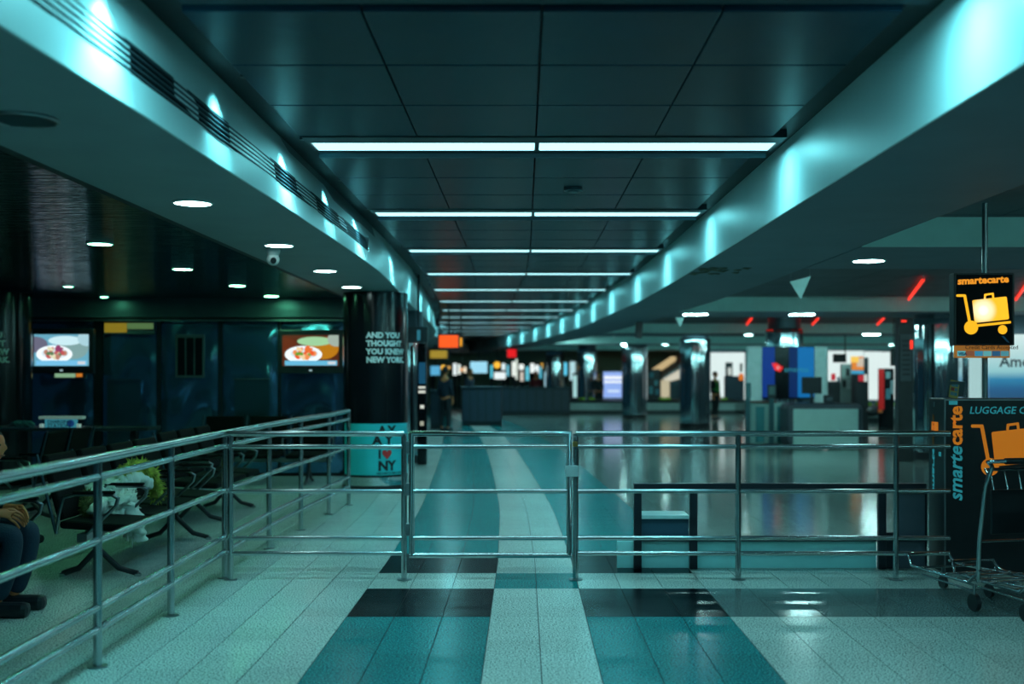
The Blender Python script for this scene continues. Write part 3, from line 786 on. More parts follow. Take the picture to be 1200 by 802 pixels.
# hanging / pole sign
SY = 8.55
t = thing('pole_sign', 'black backlit pole sign with yellow luggage cart above the machine', 'sign', (0, SY, 0))
MB().bbox(X_(1118, SY), X_(1189, SY), .0, .10, Z_(405, SY), Z_(320, SY), .006).build('sign_case', black_pl, t)
MB().box(X_(1120.5, SY), X_(1186.5, SY), -.003, .002, Z_(403.5, SY), Z_(322, SY)).build('sign_face', mat('sign_black', (.006, .007, .009), .6, spec=.15), t)
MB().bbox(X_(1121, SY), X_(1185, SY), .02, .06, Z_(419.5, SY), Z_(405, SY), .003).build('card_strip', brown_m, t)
MB().tube([(X_(1156, SY+.1), .13, MZ), (X_(1156, SY+.1), .13, RZ+.01)], .022, 12).build('pole', steel_d, t)
MB().box(X_(1150, SY), X_(1161, SY), .09, .14, Z_(400, SY), Z_(330, SY)).build('bracket', black_pl, t)
yel_g = glow('sign_yellow', (1., .50, .012), 1.15)
def hot_yellow():
    m = bpy.data.materials.new('sign_yellow_lamp'); m.use_nodes = True; nt = m.node_tree; b = nt.nodes['Principled BSDF']
    tc = nt.nodes.new('ShaderNodeTexCoord'); vm = nt.nodes.new('ShaderNodeVectorMath'); vm.operation = 'DISTANCE'
    c0 = (X_(1152, SY), 0, Z_(364, SY)); vm.inputs[1].default_value = c0
    nt.links.new(tc.outputs['Object'], vm.inputs[0])
    r = nt.nodes.new('ShaderNodeValToRGB'); nt.links.new(vm.outputs['Value'], r.inputs[0])
    e = r.color_ramp.elements; e[0].position = .02; e[0].color = (1, .95, .85, 1); e[1].position = .115; e[1].color = (1, .50, .012, 1)
    x = e.new(.055); x.color = (1, .85, .5, 1); r.color_ramp.interpolation = 'EASE'
    nt.links.new(r.outputs[0], b.inputs['Emission Color']); b.inputs['Emission Strength'].default_value = 1.2; b.inputs['Base Color'].default_value = (.5, .3, .05, 1)
    return m
pictogram(t, X_(1120.5, SY), Z_(345, SY), .1625*SY/F, -.004, yel_g, hot_yellow())
me = text_mesh('smartecarte', .075, bold=.003, shear=.0); w = max(v.co.x for v in me.vertices)
for v in me.vertices: v.co.x *= 60*SY/F/w
for v in me.vertices: v.co.z += v.co.x*.045
me.materials.append(glow('sign_amber', (1., .36, .02), .95)); link('lettering', me, t, (X_(1122, SY), -.005, Z_(333.5, SY)))
text('Credit Cards Accepted', .044, text_k, t, (X_(1132, SY), .018, Z_(409.3, SY)), sx=.98)
cc = [(.12, .50, .55), (.30, .10, .05), (.05, .30, .50), (.15, .50, .52), (.03, .12, .25), (.10, .35, .42)]
for i in range(6):
    a = 1123+i*10.2
    MB().box(X_(a, SY), X_(a+9.4, SY), .015, .02, Z_(417.5, SY), Z_(411.5, SY)).build('card_logo', mat('cardlogo%d' % i, cc[i], .5, emit=cc[i], es=.6), t)  # logos get a small added glow like the strip
text('VISA', .032, mat('card_blue', (.01, .05, .25), .5), t, (X_(1124, SY), .012, Z_(416.6, SY)), bold=.001)
blue_g = mat('blue_mark', (.02, .16, .40), .4)
MB().prism([(X_(1173, SY), Z_(394, SY)), (X_(1176, SY), Z_(394, SY)), (X_(1183, SY), Z_(402, SY)), (X_(1180, SY), Z_(401, SY))], -.006, -.003).build('blue_mark', blue_g, t)

# luggage trolleys
def trolley(loc, rz, label):
    """nose towards +Y, handle at -Y"""
    t = thing('luggage_trolley', label, 'trolley', loc, rz, 'luggage trolleys nested by the machine')
    z = .17
    for s in (-1, 1):
        MB().tube([(s*.25, -.42, z+.10), (s*.25, -.30, z), (s*.19, .45, z-.02), (s*.17, .50, z+.0)], .011, 10).build('base_bar', chromeb, t)
        MB().tube([(s*.25, -.40, z+.02), (s*.255, -.42, .45), (s*.24, -.46, .80), (s*.22, -.50, .93)], .014, 10).build('upright', chromeb, t)
        w = MB().tube([(s*.25-.015, -.36, .055), (s*.25+.015, -.36, .055)], .055, 16); w.build('rear_wheel', black_pl, t)
        MB().tube([(s*.25, -.36, .06), (s*.25, -.36, z)], .010, 8).build('wheel_fork', chromeb, t)
        MB().tube([(s*.20, -.30, z-.06), (s*.14, .40, z-.075)], .008, 8).build('lower_bar', chromeb, t)
    MB().tube([(-.17, .50, z), (-.16, .54, z+.05), (.16, .54, z+.05), (.17, .50, z)], .011, 10).build('nose_bar', chromeb, t)
    MB().tube([(-.012, .36, .045), (.012, .36, .045)], .045, 14).build('front_wheel', black_pl, t)
    MB().tube([(0, .36, .05), (0, .36, z-.02)], .012, 8).build('wheel_fork', chromeb, t)
    for y in (-.2, .05, .3): MB().tube([(-.24+.06*(y+.3), y, z-.005), (.24-.06*(y+.3), y, z-.005)], .008, 8).build('cross_bar', chromeb, t)
    for y in (.28, .43): MB().ell((.10, y, z+.01), (.012, .012, .012), 8, 6).build('stud', chromeb, t)
    MB().tube([(-.255, -.42, .45), (.255, -.42, .45)], .008, 8).build('cross_bar', chromeb, t)
    MB().bbox(-.2, .2, -.465, -.45, .50, .78, .006).build('back_panel', black_pl, t)
    MB().tube([(-.22, -.50, .93), (-.27, -.53, .96), (-.27, -.60, .97), (.27, -.60, .97), (.27, -.53, .96), (.22, -.50, .93)], .013, 10).build('handle', chromeb, t)
    MB().tube([(-.22, -.47, .86), (-.18, -.38, .90), (.18, -.38, .90), (.22, -.47, .86)], .011, 10).build('basket_bar', chromeb, t)
    for s in (-.15, -.05, .05, .15): MB().tube([(s, -.38, .90), (s, -.42, .76)], .005, 6).build('basket_wire', chromeb, t)
    MB().tube([(-.2, -.60, .97), (.2, -.60, .97)], .020, 12).build('grip', black_pl, t)
    return t
tr = trolley((3.03, 7.50, 0), .22, 'chrome luggage trolley nearest the barrier, nose pointing at the machine')
dup(tr, (3.22, 7.18, 0), .22, 'chrome luggage trolley nested behind the first, cut by the right edge')

# ================================================================== CHROME COLUMNS
def chrome_column(x, Y, r, z1, label):
    t = thing('chrome_column', label, 'column', (x, Y, 0), group='chrome clad hall columns')
    n = 144; prof = []
    mb = MB(); vs = []
    for z in (.14, z1*.5, z1-.12, z1-.04, z1-.12+.12):
        k = 1 if z < z1-.1 else (.985 if z < z1-.01 else .90)
        for j in range(n):
            a = 2*PI*j/n; rr = r*k*(1+.020*math.cos(13*a)+.008*math.cos(29*a+1))
            vs.append((rr*math.cos(a), rr*math.sin(a), z))
    fs = [(i*n+j, i*n+(j+1) % n, (i+1)*n+(j+1) % n, (i+1)*n+j) for i in range(4) for j in range(n)]
    mb.add(vs, fs, True); mb.build('cladding', chrome, t)
    MB().cyl((0, 0), r+.01, 0, .14, 40).build('base', black_pl, t)
    MB().cyl((0, 0), r*.88, z1-.02, top_at(x, Y)-.002, 32).build('capital', mat('capital_dark', (.05, .07, .09), .4, .4), t)
    return t
chrome_column(X_(1097, 20.0), 20.0, .43, 2.50, 'nearest chrome column, behind the luggage cart machine')
chrome_column(X_(1141, 26.0), 26.0, .43, 2.57, 'chrome column seen between the nearest one and the pole sign')
chrome_column(X_(919, 25.6), 25.6, .42, 2.57, 'chrome column behind the blue and white counter sign')
chrome_column(X_(814.5, 31.9), 31.9, .43, 2.57, 'chrome column left of the person in the green vest')
chrome_column(X_(743.5, 38.8), 38.8, .43, 2.57, 'chrome column right of the pale blue display')
chrome_column(X_(688, 46.6), 46.6, .42, 2.57, 'chrome column left of the pale blue display')
chrome_column(X_(650, 52), 52.0, .42, 2.57, 'farthest chrome column near the centre of the hall')
chrome_column(X_(470, 19.3), 19.3, .43, 2.30, 'chrome column half hidden behind the black slogan column')
# black pylon with listing beside the nearest chrome column
Y = 19.35
t = thing('listing_pylon', 'tall narrow black sign pylon left of the nearest chrome column', 'sign', (0, Y, 0))
MB().bbox(X_(1053, Y), X_(1070.5, Y), 0, .2, 0, Z_(372, Y), .008).build('pylon', black_pl, t)
MB().box(X_(1055, Y), X_(1068.5, Y), -.004, 0, Z_(447, Y), Z_(392, Y)).build('listing_plate', grey_pl, t)
for i in range(8): MB().box(X_(1057, Y), X_(1066.5, Y), -.008, -.004, Z_(401+i*5.6, Y), Z_(398.3+i*5.6, Y)).build('listing_line', mat('dim_line', (.05, .06, .07), .5), t)
MB().box(X_(1066.5, Y), X_(1069.5, Y), -.008, -.003, Z_(409, Y), Z_(399, Y)).build('red_lamp', red_g, t)
MB().bbox(X_(1056, Y), X_(1062, Y), -.012, 0, Z_(377.5, Y), Z_(375.5, Y), .002).build('red_lamp', red_g, t)

# backlit airline wall at the right edge
def grad_glow(name, stops, z0, z1, s):
    """backlit print: colour bands printed from bottom (0) to top (1)"""
    m = bpy.data.materials.new(name); m.use_nodes = True; nt = m.node_tree; b = nt.nodes['Principled BSDF']
    tc = nt.nodes.new('ShaderNodeTexCoord'); sp = nt.nodes.new('ShaderNodeSeparateXYZ'); nt.links.new(tc.outputs['Object'], sp.inputs[0])
    mr = nt.nodes.new('ShaderNodeMapRange'); mr.inputs[1].default_value = z0; mr.inputs[2].default_value = z1
    nt.links.new(sp.outputs['Z'], mr.inputs[0]); r = nt.nodes.new('ShaderNodeValToRGB'); nt.links.new(mr.outputs[0], r.inputs[0])
    e = r.color_ramp.elements; e[0].position, e[0].color = stops[0][0], stops[0][1]+(1,); e[1].position, e[1].color = stops[-1][0], stops[-1][1]+(1,)
    for p, c in stops[1:-1]: q = e.new(p); q.color = c+(1,)
    nt.links.new(r.outputs[0], b.inputs['Emission Color']); b.inputs['Emission Strength'].default_value = s; b.inputs['Base Color'].default_value = (.2, .2, .2, 1)
    return m
Y = 20.
t = thing('backlit_wall', 'backlit airline counter wall, white above deep blue, at the right edge', 'sign', (0, Y, 0))
z0, z1 = Z_(472, Y), Z_(392, Y)
MB().box(X_(1160, Y), 11.6, 0, .15, z0, z1).build('light_face', grad_glow('airline_gradient', [(0, (.01, .05, .14)), (.2, (.01, .09, .25)), (.34, (.02, .22, .42)), (.46, (.30, .62, .66)), (.75, (.55, .80, .80)), (1, (.75, .95, .93))], z0, z1, .9), t)
MB().box(X_(1160, Y), 11.6, .15, .5, 0, SZ-.01).build('wall_core', soffit_r, t)
MB().box(X_(1139, Y), X_(1150, Y), -.02, .15, z0, z1-.1).build('white_strip', glow('strip_white', (.5, .8, .8), .8), t)
text('American', .28, mat('navy_print', (.005, .03, .07), .5), t, (X_(1171, Y), -.012, Z_(430, Y)), bold=.004)

# ================================================================== COUNTERS IN THE HALL
Y = 22.5
t = thing('service_counter', 'pale mint service counter with a dark rounded frame', 'counter', (0, Y, 0))
MB().bbox(X_(923, Y), X_(1013, Y), 0, .8, .05, Z_(473, Y), .12).build('frame', mat('counter_frame', (.06, .08, .10), .4), t)
MB().bbox(X_(929.5, Y), X_(1006, Y), -.02, .1, .02, Z_(479.5, Y), .02).build('front_panel', mint, t)
Y = 24.6
t = thing('counter_sign', 'white rounded counter sign wall with a deep blue centre and red emblem', 'sign', (0, Y, 0))
MB().bbox(X_(875, Y), X_(894, Y), 0, .12, .2, Z_(405.5, Y), .055).build('side_wing', mat('wing_laminate', (.85, .98, .95), .5), t)
MB().bbox(X_(954, Y), X_(971, Y), 0, .12, .2, Z_(405.5, Y), .055).build('side_wing', mat('wing_laminate', (.70, .95, .90), .5), t)
MB().bbox(X_(893, Y), X_(955, Y), .02, .13, Z_(468, Y), Z_(406, Y), .01).build('sign_body', black_gl, t)
for a, b, c, s in ((893.5, 908, (.003, .035, .26), .9), (925, 935, (.002, .02, .12), .9), (935, 954, (.005, .17, .48), .9)):
    MB().box(X_(a, Y), X_(b, Y), .008, .02, Z_(466, Y), Z_(407, Y)).build('blue_panel', glow('bluep%d' % a, c, s), t)
MB().prism([(X_(904.5, Y), Z_(426, Y)), (X_(910, Y), Z_(425.5, Y)), (X_(918, Y), Z_(431, Y)), (X_(914, Y), Z_(436, Y)), (X_(908, Y), Z_(434, Y))], -.004, .006).build('red_emblem', glow('emblem_red', (.85, .02, .02), 1.), t)
text('V', .12, glow('emblem_white', (.9, .9, .9), .9), t, (X_(909, Y), -.008, Z_(433.5, Y)), shear=.3)
text('america', .17, glow('emblem_cyan', (.03, .30, .38), .9), t, (X_(919, Y), .004, Z_(436, Y)))
MB().bbox(X_(874, Y), X_(921, Y), -.5, .0, 0, Z_(471, Y), .06).build('desk', mint, t)
for a, b, m in ((880, 890, T_TEAL), (905, 914, T_TEAL)):
    MB().box(X_(a, Y), X_(b, Y), -.51, -.49, .05, Z_(476, Y)).build('desk_panel', mat('desk_teal', (.05, .30, .33), .4), t)
MB().box(X_(874, Y), X_(904, Y), -.53, -.4, Z_(471.5, Y), Z_(469.5, Y)).build('desk_edge', mat('desk_brown', (.20, .05, .03), .5), t)
Y = 23.6
t = thing('check_in_kiosk', 'slim dark check-in kiosk in front of the blue sign', 'kiosk', (X_(904.5, Y), Y, 0))
MB().bbox(-.05, .05, 0, .08, .05, Z_(467, Y), .01).build('post', mat('kiosk_teal', (.03, .12, .14), .4), t)
MB().bbox(-.09, .09, -.02, .04, Z_(467, Y), Z_(451, Y), .01).build('head', black_pl, t)
MB().box(-.06, .06, -.026, -.018, Z_(463, Y), Z_(453, Y)).build('screen', mat('kiosk_screen', (.12, .2, .2), .2), t)
MB().bbox(-.15, .15, -.1, .18, 0, .05, .01).build('base', black_pl, t)
Y = 23.6
t = thing('check_in_kiosk', 'teal edged kiosk at the left end of the mint counter', 'kiosk', (X_(876.5, Y), Y, 0))
MB().bbox(-.05, .05, 0, .08, .05, Z_(467, Y), .01).build('post', mat('kiosk_teal', (.03, .12, .14), .4), t)
MB().bbox(-.055, .06, -.02, .04, Z_(467, Y), Z_(449, Y), .01).build('head', mat('kiosk_head', (.06, .2, .22), .4), t)
MB().bbox(-.12, .12, -.1, .18, 0, .05, .01).build('base', black_pl, t)
def monitor(px0, px1, py0, py1, Y, base_py, label):
    t = thing('monitor', label, 'monitor', (X_((px0+px1)/2, Y), Y, Z_(base_py, Y)))
    w = (px1-px0)/2*Y/F; z0, z1 = Z_(py1, Y)-Z_(base_py, Y), Z_(py0, Y)-Z_(base_py, Y)
    MB().bbox(-w, w, 0, .05, z0, z1, .008).build('panel', black_pl, t)
    MB().bbox(-.03, .03, .02, .05, .01, z0+.05, .004).build('stand', black_pl, t)
    MB().bbox(-.1, .1, -.03, .1, 0, .012, .004).build('foot', black_pl, t)
    return t
monitor(940, 963, 442, 461.5, 22.8, 473, 'black monitor back on the mint counter in front of the blue sign')
t = thing('keyboard_box', 'small black box on the mint counter right of the monitor', 'box', (X_(971, 22.8), 22.8, Z_(473, 22.8)))
MB().bbox(-.07, .10, 0, .15, 0, .17, .01).build('case', black_pl, t); MB().bbox(-.05, .08, -.01, .0, .05, .13, .004).build('slot', grey_pl, t)
# items behind the counter: kiosks, pictures, banner
white_g = glow('white_backlit', (.80, .95, .93), 1.0)
Y = 48.
t = thing('backlit_wall', 'bright white backlit hall wall behind the kiosks', 'sign', (0, Y, 0))
for a, b in ((833, 873), (966, 1012), (1013, 1031.5), (1032, 1062)):
    MB().box(X_(a, Y), X_(b, Y), 0, .06, .45, Z_(411+abs(a-950)*.02, Y)).build('light_panel', white_g, t)
MB().box(X_(830, Y), X_(1066, Y), .06, .3, 0, SZ-.005).build('wall_core', soffit_r, t)
def upright_box(name, px0, px1, py0, py1, Y, label, cat, m, depth=.3, faces=(), ground=True):
    t = thing(name, label, cat, (X_((px0+px1)/2, Y), Y, 0)); w = (px1-px0)/2*Y/F; xm = (px0+px1)/2
    z0 = 0 if ground else Z_(py1, Y)
    MB().bbox(-w, w, 0, depth, z0, Z_(py0, Y), .02).build('body', m, t)
    for k, (a, b, c, d, mm, nm) in enumerate(faces):
        MB().box((a-xm)*Y/F, (b-xm)*Y/F, -.012-.004*k, .0, Z_(d, Y), Z_(c, Y)).build(nm, mm, t)
    return t
rp_, gw = glow('red_pic', (.6, .02, .04), .8), glow('white_pic', (.75, .85, .8), .8)
upright_box('ticket_kiosk', 973, 985, 447, 0, 30, 'black kiosk with a red top behind the mint counter', 'kiosk', black_pl, faces=((974, 979, 438, 446, rp_, 'red_top'), (981, 984, 442, 447, mat('kblue', (.02, .12, .18), .4), 'blue_top')))
upright_box('poster_kiosk', 1001, 1018, 419, 0, 30, 'tall black poster kiosk with an orange food picture', 'kiosk', black_pl,
  faces=((998, 1012, 418, 434, glow('pic_orange', (.85, .25, .02), .9), 'picture'), (1004, 1012, 420, 430, glow('pic_pale', (.9, .75, .6), .7), 'picture_detail'), (997, 1006, 418, 425, glow('pic_yel', (1., .62, .08), 1.), 'picture_detail'),
         (997.5, 1012, 434.5, 438.5, glow('pic_blue', (.05, .4, .65), .9), 'picture_caption'), (1006, 1012, 440, 447, rp_, 'red_print'), (1012.5, 1016, 439, 447.5, gw, 'white_print')))
t = thing('hanging_screen', 'dark screen hanging left of the orange food picture', 'screen', at(985, 420, 29.5))
s_ = 29.5/F
MB().bbox(-8*s_, 7*s_, 0, .1, -5*s_, 5*s_, .01).build('case', black_pl, t)
for x in (18, 30): pass
MB().tube([(6*s_, .05, 5*s_), (6*s_, .05, SZ-.004-at(985, 420, 29.5).z)], .015, 6).build('rod', black_pl, t)
t = thing('wall_phone', 'pale grey pay phone post with dark handset in the hall', 'phone', (X_(993, 31), 31, 0))
MB().bbox(-.16, .16, 0, .15, 0, Z_(427, 31), .02).build('post', mat('phone_grey', (.40, .52, .50), .5), t)
MB().bbox(-.03, .12, -.05, .02, Z_(456, 31), Z_(445, 31), .01).build('phone_body', mat('phone_white', (.75, .82, .8), .4), t)
MB().bbox(-.13, -.05, -.05, .02, Z_(454, 31), Z_(446, 31), .01).build('handset', black_pl, t)
MB().bbox(-.04, .06, -.03, .01, Z_(441, 31), Z_(432, 31), .005).build('dial_plate', black_pl, t)
upright_box('banner_stand', 1029.5, 1048, 432, 0, 30, 'banner stand, red lettered edge and dark picture, right of the kiosks', 'banner', black_gl, depth=.06,
  faces=((1029.5, 1036, 433, 480, mat('banner_red', (.40, .02, .02), .5, emit=(.5, .01, .01), es=.35), 'red_edge'), (1038, 1043, 436, 444, mat('ban_a', (.25, .38, .42), .5), 'picture_patch'), (1043.5, 1047, 446, 462, mat('ban_b', (.30, .45, .50), .5), 'picture_patch'), (1038, 1043, 456, 468, mat('ban_c', (.12, .32, .40), .5), 'picture_patch')))
t = thing('hanging_speaker', 'black box hanging beside the tall sign pylon', 'speaker', at(1048.5, 419, 26))
MB().bbox(-.06, .06, 0, .15, -.2, .2, .01).build('box', black_pl, t); MB().tube([(0, .07, .2), (0, .07, RZ-at(0, 419, 26).z)], .012, 6).build('rod', black_pl, t)
t = thing('floor_bag', 'dark bag with an orange tag beside the banner stand', 'bag', (X_(1022, 30), 30, .42))
MB().ell((0, .1, .10), (.26, .15, .14), 14, 8).build('bag_body', black_pl, t); MB().bbox(.14, .26, -.08, -.02, .06, .16, .02).build('tag', mat('tag_or', (.7, .15, .03), .5), t)
upright_box('poster_kiosk', 850, 872, 441, 0, 45.6, 'dark navy poster cabinet right of the person in the green vest', 'kiosk', mat('navy_cab', (.01, .03, .06), .4),
  faces=((850, 858.5, 425, 441, black_pl, 'tall_panel'), (853, 857, 431, 440, gw, 'white_figure'), (866, 871, 438, 446, glow('or_s', (.8, .2, .02), .9), 'orange_print'), (867, 870, 426, 436, mat('grey_s', (.3, .3, .25), .5), 'small_print')))

# baggage carousels
def carousel(x0, x1, Y, d, label):
    t = thing('baggage_carousel', label, 'carousel', (0, Y, 0)); n = 40
    def loop(k, z): 
        r = d/2*k; out = []
        cx0, cx1 = x0+d/2, x1-d/2
        for i in range(n):
            a = 2*PI*i/n; c = cx1 if math.cos(a) > 0 else cx0
            out.append((c+r*math.cos(a), d/2+r*math.sin(a), z))
        return out
    def ringm(spec, nm, m):
        vs = []; 
        for k, z in spec: vs += loop(k, z)
        fs = [(i*n+j, i*n+(j+1) % n, (i+1)*n+(j+1) % n, (i+1)*n+j) for i in range(len(spec)-1) for j in range(n)]
        fs.append(tuple(range((len(spec)-1)*n, len(spec)*n)))
        MB().add(vs, fs).build(nm, m, t)
    ringm([(1, 0), (1, .12)], 'base_plinth', black_pl)
    ringm([(1, .12), (1, .40), (.96, .42)], 'side_skirt', mat('skirt', (.32, .40, .38), .3, .4))
    ringm([(.96, .42), (.75, .50), (.5, .52)], 'belt', black_pl)
    return t
carousel(X_(636, 45), X_(872, 45), 43.9, 1.4, 'low baggage carousel across the far hall')
carousel(X_(1014, 36), X_(1100, 36), 35.5, 3., 'low baggage carousel behind the mint counter')
yg = mat('bag_lime', (.35, .55, .05), .5)
for i, (px, py, Y) in enumerate([(682, 469.5, 44.4), (694, 469.5, 44.4), (776, 469, 44.2), (783, 469, 44.2), (849, 469, 44.3), (1018, 483, 36.2), (1032, 483, 36.2), (1040, 483, 36.2), (1048.5, 483, 36.2)]):
    t = thing('lime_bag', 'lime yellow strip piece lying on the %s carousel, %s from the left' % ('far' if i < 5 else 'nearer', ordn[i if i < 5 else i-5]), 'bag', (X_(px, Y), Y, .51), group='lime pieces on the carousels')
    MB().bbox(-.12, .12, 0, .25, 0, .10, .03).build('bag_body', yg, t); MB().tube([(-.04, .12, .09), (0, .12, .13), (.04, .12, .09)], .01, 6).build('bag_handle', black_pl, t)

# escalator and posters in the far hall
Y = 51.
t = thing('escalator', 'beige sided escalator rising right in the far hall', 'escalator', (0, Y, 0))
g = lambda px, py: (X_(px, Y), Z_(py, Y))
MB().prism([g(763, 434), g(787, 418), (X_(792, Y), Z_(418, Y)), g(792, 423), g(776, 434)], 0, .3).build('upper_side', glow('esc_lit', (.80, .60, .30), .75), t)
MB().prism([g(776, 436), g(799, 420), g(799, 431), g(776, 445)], .2, .9).build('step_flight', mat('esc_dark', (.05, .04, .03), .6), t)
for i in range(6):
    MB().box(X_(777+i*3.6, Y), X_(780+i*3.6, Y), .1, .2, Z_(443-i*2.4, Y), Z_(441.5-i*2.4, Y)).build('step', steel_d, t)
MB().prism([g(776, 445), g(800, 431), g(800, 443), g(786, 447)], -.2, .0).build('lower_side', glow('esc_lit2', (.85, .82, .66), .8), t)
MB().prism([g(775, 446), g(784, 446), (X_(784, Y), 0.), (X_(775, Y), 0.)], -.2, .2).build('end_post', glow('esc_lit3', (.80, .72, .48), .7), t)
MB().prism([(X_(786, Y), 0), (X_(802, Y), 0), g(802, 446), g(786, 448)], .0, .3).build('under_panel', mat('esc_navy', (.02, .08, .12), .4), t)
upright_box('poster_stand', 759, 773.5, 433, 0, 47.5, 'dark poster panel with pale shapes beside the far escalator', 'poster', black_pl, depth=.1,
  faces=((761, 766, 437, 443, mat('pp_a', (.05, .25, .33), .5), 'picture_patch'), (767, 771, 446, 452, mat('pp_b', (.18, .5, .58), .5), 'picture_patch'), (761, 765, 453, 462, mat('pp_c', (.12, .42, .50), .5), 'picture_patch'), (768, 772, 456, 463, mat('pp_d', (.08, .32, .42), .5), 'picture_patch')))
Y = 45.8
t = upright_box('display_panel', 706, 731, 434.5, 467, 46.6, 'pale blue lit display panel between two chrome columns', 'display', grey_pl, depth=.15,
  faces=((707, 731, 436, 466.5, glow('disp_blue', (.30, .46, .92), 1.05), 'display_face'), (708, 730, 441, 444.5, glow('disp_white', (.9, .95, 1.), 1.1), 'bright_line'), (708, 729, 446.5, 449, glow('disp_white', (.9, .95, 1.), 1.1), 'bright_line'), (712, 726, 457, 460, glow('disp_white2', (.6, .75, 1.), 1.1), 'bright_line')))
MB().box(-.4, .4, 0, .4, .0, .1).build('foot', black_pl, t)
# low dark queue counters at the centre
def low_counter(px0, px1, Y, h, label):
    t = thing('low_counter', label, 'counter', (0, Y, 0))
    MB().bbox(X_(px0, Y), X_(px1, Y), 0, .5, .08, h, .03).build('body', mat('counter_navy', (.02, .035, .05), .35), t)
    MB().bbox(X_(px0, Y)-.05, X_(px1, Y)+.05, -.05, .55, h, h+.04, .01).build('top', mat('counter_top', (.06, .12, .15), .25, .5), t)
    n = max(3, int((px1-px0)/9))
    for i in range(n):
        a = px0+(px1-px0)*(i+.12)/n; b = px0+(px1-px0)*(i+.88)/n
        MB().box(X_(a, Y), X_(b, Y), -.015, .0, .15, h-.08).build('front_panel', mat('counter_panel', (.03, .05, .075), .3), t)
    MB().box(X_(px0, Y), X_(px1, Y), .05, .45, 0, .08).build('plinth', black_pl, t)
low_counter(541, 588, 33, 1.13, 'dark low counter left of centre in the far walkway')
low_counter(588, 668, 42, 1.02, 'long dark low counter in the far centre of the hall')
low_counter(504, 519, 31, 1.05, 'small dark counter at the far left of the walkway')

# kiosks / screens near the left chrome column
t = thing('hanging_screen', 'black screen hanging beside the black slogan column', 'screen', at(490, 393, 17.6))
s_ = 17.6/F
MB().bbox(-13.5*s_, 11*s_, 0, .1, -9*s_, 10*s_, .01).build('case', black_pl, t)
MB().box(-.5*s_-.01, 2.5*s_, -.006, 0, -6*s_, 6*s_).build('screen_glow', glow('scr_teal', (.03, .22, .30), .8), t)
MB().tube([(0, .05, 9*s_), (0, .05, top_at(at(490,393,17.6).x, 17.65)-at(0, 393, 17.6).z)], .02, 8).build('rod', black_pl, t)
t = upright_box('info_pylon', 489, 500, 402, 0, 18.6, 'slim dark info pylon with small white lit squares', 'pylon', black_gl, depth=.12,
  faces=tuple((490.5, 498.5, a, b, glow('sq_white', (.8, .85, .75), .9), 'lit_square') for a, b in ((453, 455.5), (458, 461)))+((492.5, 497, 475, 479, glow('sq_white', (.8, .85, .75), .9), 'lit_square'), (492.5, 496.5, 494, 499, glow('sq_dim', (.5, .52, .4), .8), 'lit_square'), (491, 498.5, 425, 450, glow('pyl_blue', (.01, .10, .20), .7), 'blue_face')))

# lit signs and screens across the far end
def lit(name, px0, px1, py0, py1, Y, col, s, label, cat='sign', hang=True):
    t = thing(name, label, cat, at((px0+px1)/2, (py0+py1)/2, Y)); w = (px1-px0)/2*Y/F; h = (py1-py0)/2*Y/F
    MB().bbox(-w-.03, w+.03, 0, .12, -h-.03, h+.03, .01).build('case', black_pl, t)
    MB().box(-w, w, -.012, .0, -h, h).build('lit_face', glow('lit_%s_%d_%d' % (name, px0, py0), col, s), t)
    z = at(0, (py0+py1)/2, Y).z
    if hang: MB().tube([(0, .06, h), (0, .06, top_at(at((px0+px1)/2, 0, Y).x, Y+.06)-z)], .02, 6).build('rod', black_pl, t)
    elif not hang: MB().tube([(0, .06, -h), (0, .06, .02-z)], .03, 8).build('stand_post', black_pl, t)
    return t
lit('hanging_sign', 514.5, 537, 393, 407.5, 24, (1., .11, .01), 1.15, 'glowing orange hanging sign at the far left of the strip lights')
t = lit('hanging_sign', 538, 541.5, 396, 406, 24.3, (1., .42, .02), 1., 'tiny yellow lit sign at the right edge of the orange sign')
lit('hanging_sign', 517, 536, 380, 390, 26.5, (.85, .015, .02), .9, 'dim red sign above the glowing orange sign', hang=False).__setitem__('x', 1) if False else None
lit('hanging_sign', 504, 524, 411, 420, 34, (.55, .38, .04), .7, 'dull yellow hanging sign below the orange one')
lit('hanging_sign', 594.5, 605, 409.5, 419, 41, (.85, .01, .015), 1., 'small red hanging sign at the far centre')
lit('hanging_sign', 551, 571, 424, 437.5, 44, (.35, .75, .95), 1.05, 'pale blue far screen above the dark counters')
lit('hanging_sign', 504.5, 515.5, 429, 440, 40, (.12, .50, .80), .9, 'blue far screen right of the left chrome column')
lit('far_screen', 579, 592.5, 436.5, 444.5, 46, (.85, .95, .95), 1.1, 'white oblong far screen under the yellow lamp', 'screen', False)
# round lamps
def globe(px, py, Y, rpx, col, s, label):
    r = rpx*Y/F; p = at(px, py, Y)
    t = thing('globe_lamp', label, 'lamp', p)
    MB().ell((0, 0, 0), (r, r, r), 16, 10).build('globe', glow('globe_%d' % px, col, s), t)
    MB().tube([(0, 0, r*.9), (0, 0, top_at(p.x, p.y)-p.z)], .015, 6).build('rod', black_pl, t)
globe(582.5, 428, 47, 4, (1., .52, .05), 1.2, 'yellow globe lamp over the white oblong far screen')
globe(519.5, 431, 36, 3.2, (1., .55, .06), 1.1, 'yellow globe lamp at the far left above a dark figure')
globe(526, 431, 38, 2, (.9, .5, .12), .9, 'small amber globe lamp right of the larger yellow one')
globe(541, 433.5, 40, 2.4, (1., .55, .25), .9, 'peach globe lamp left of the pale blue screen')
globe(587, 450, 40, 1.7, (.8, .25, .03), .9, 'small orange lamp low before the dark counter') if False else None
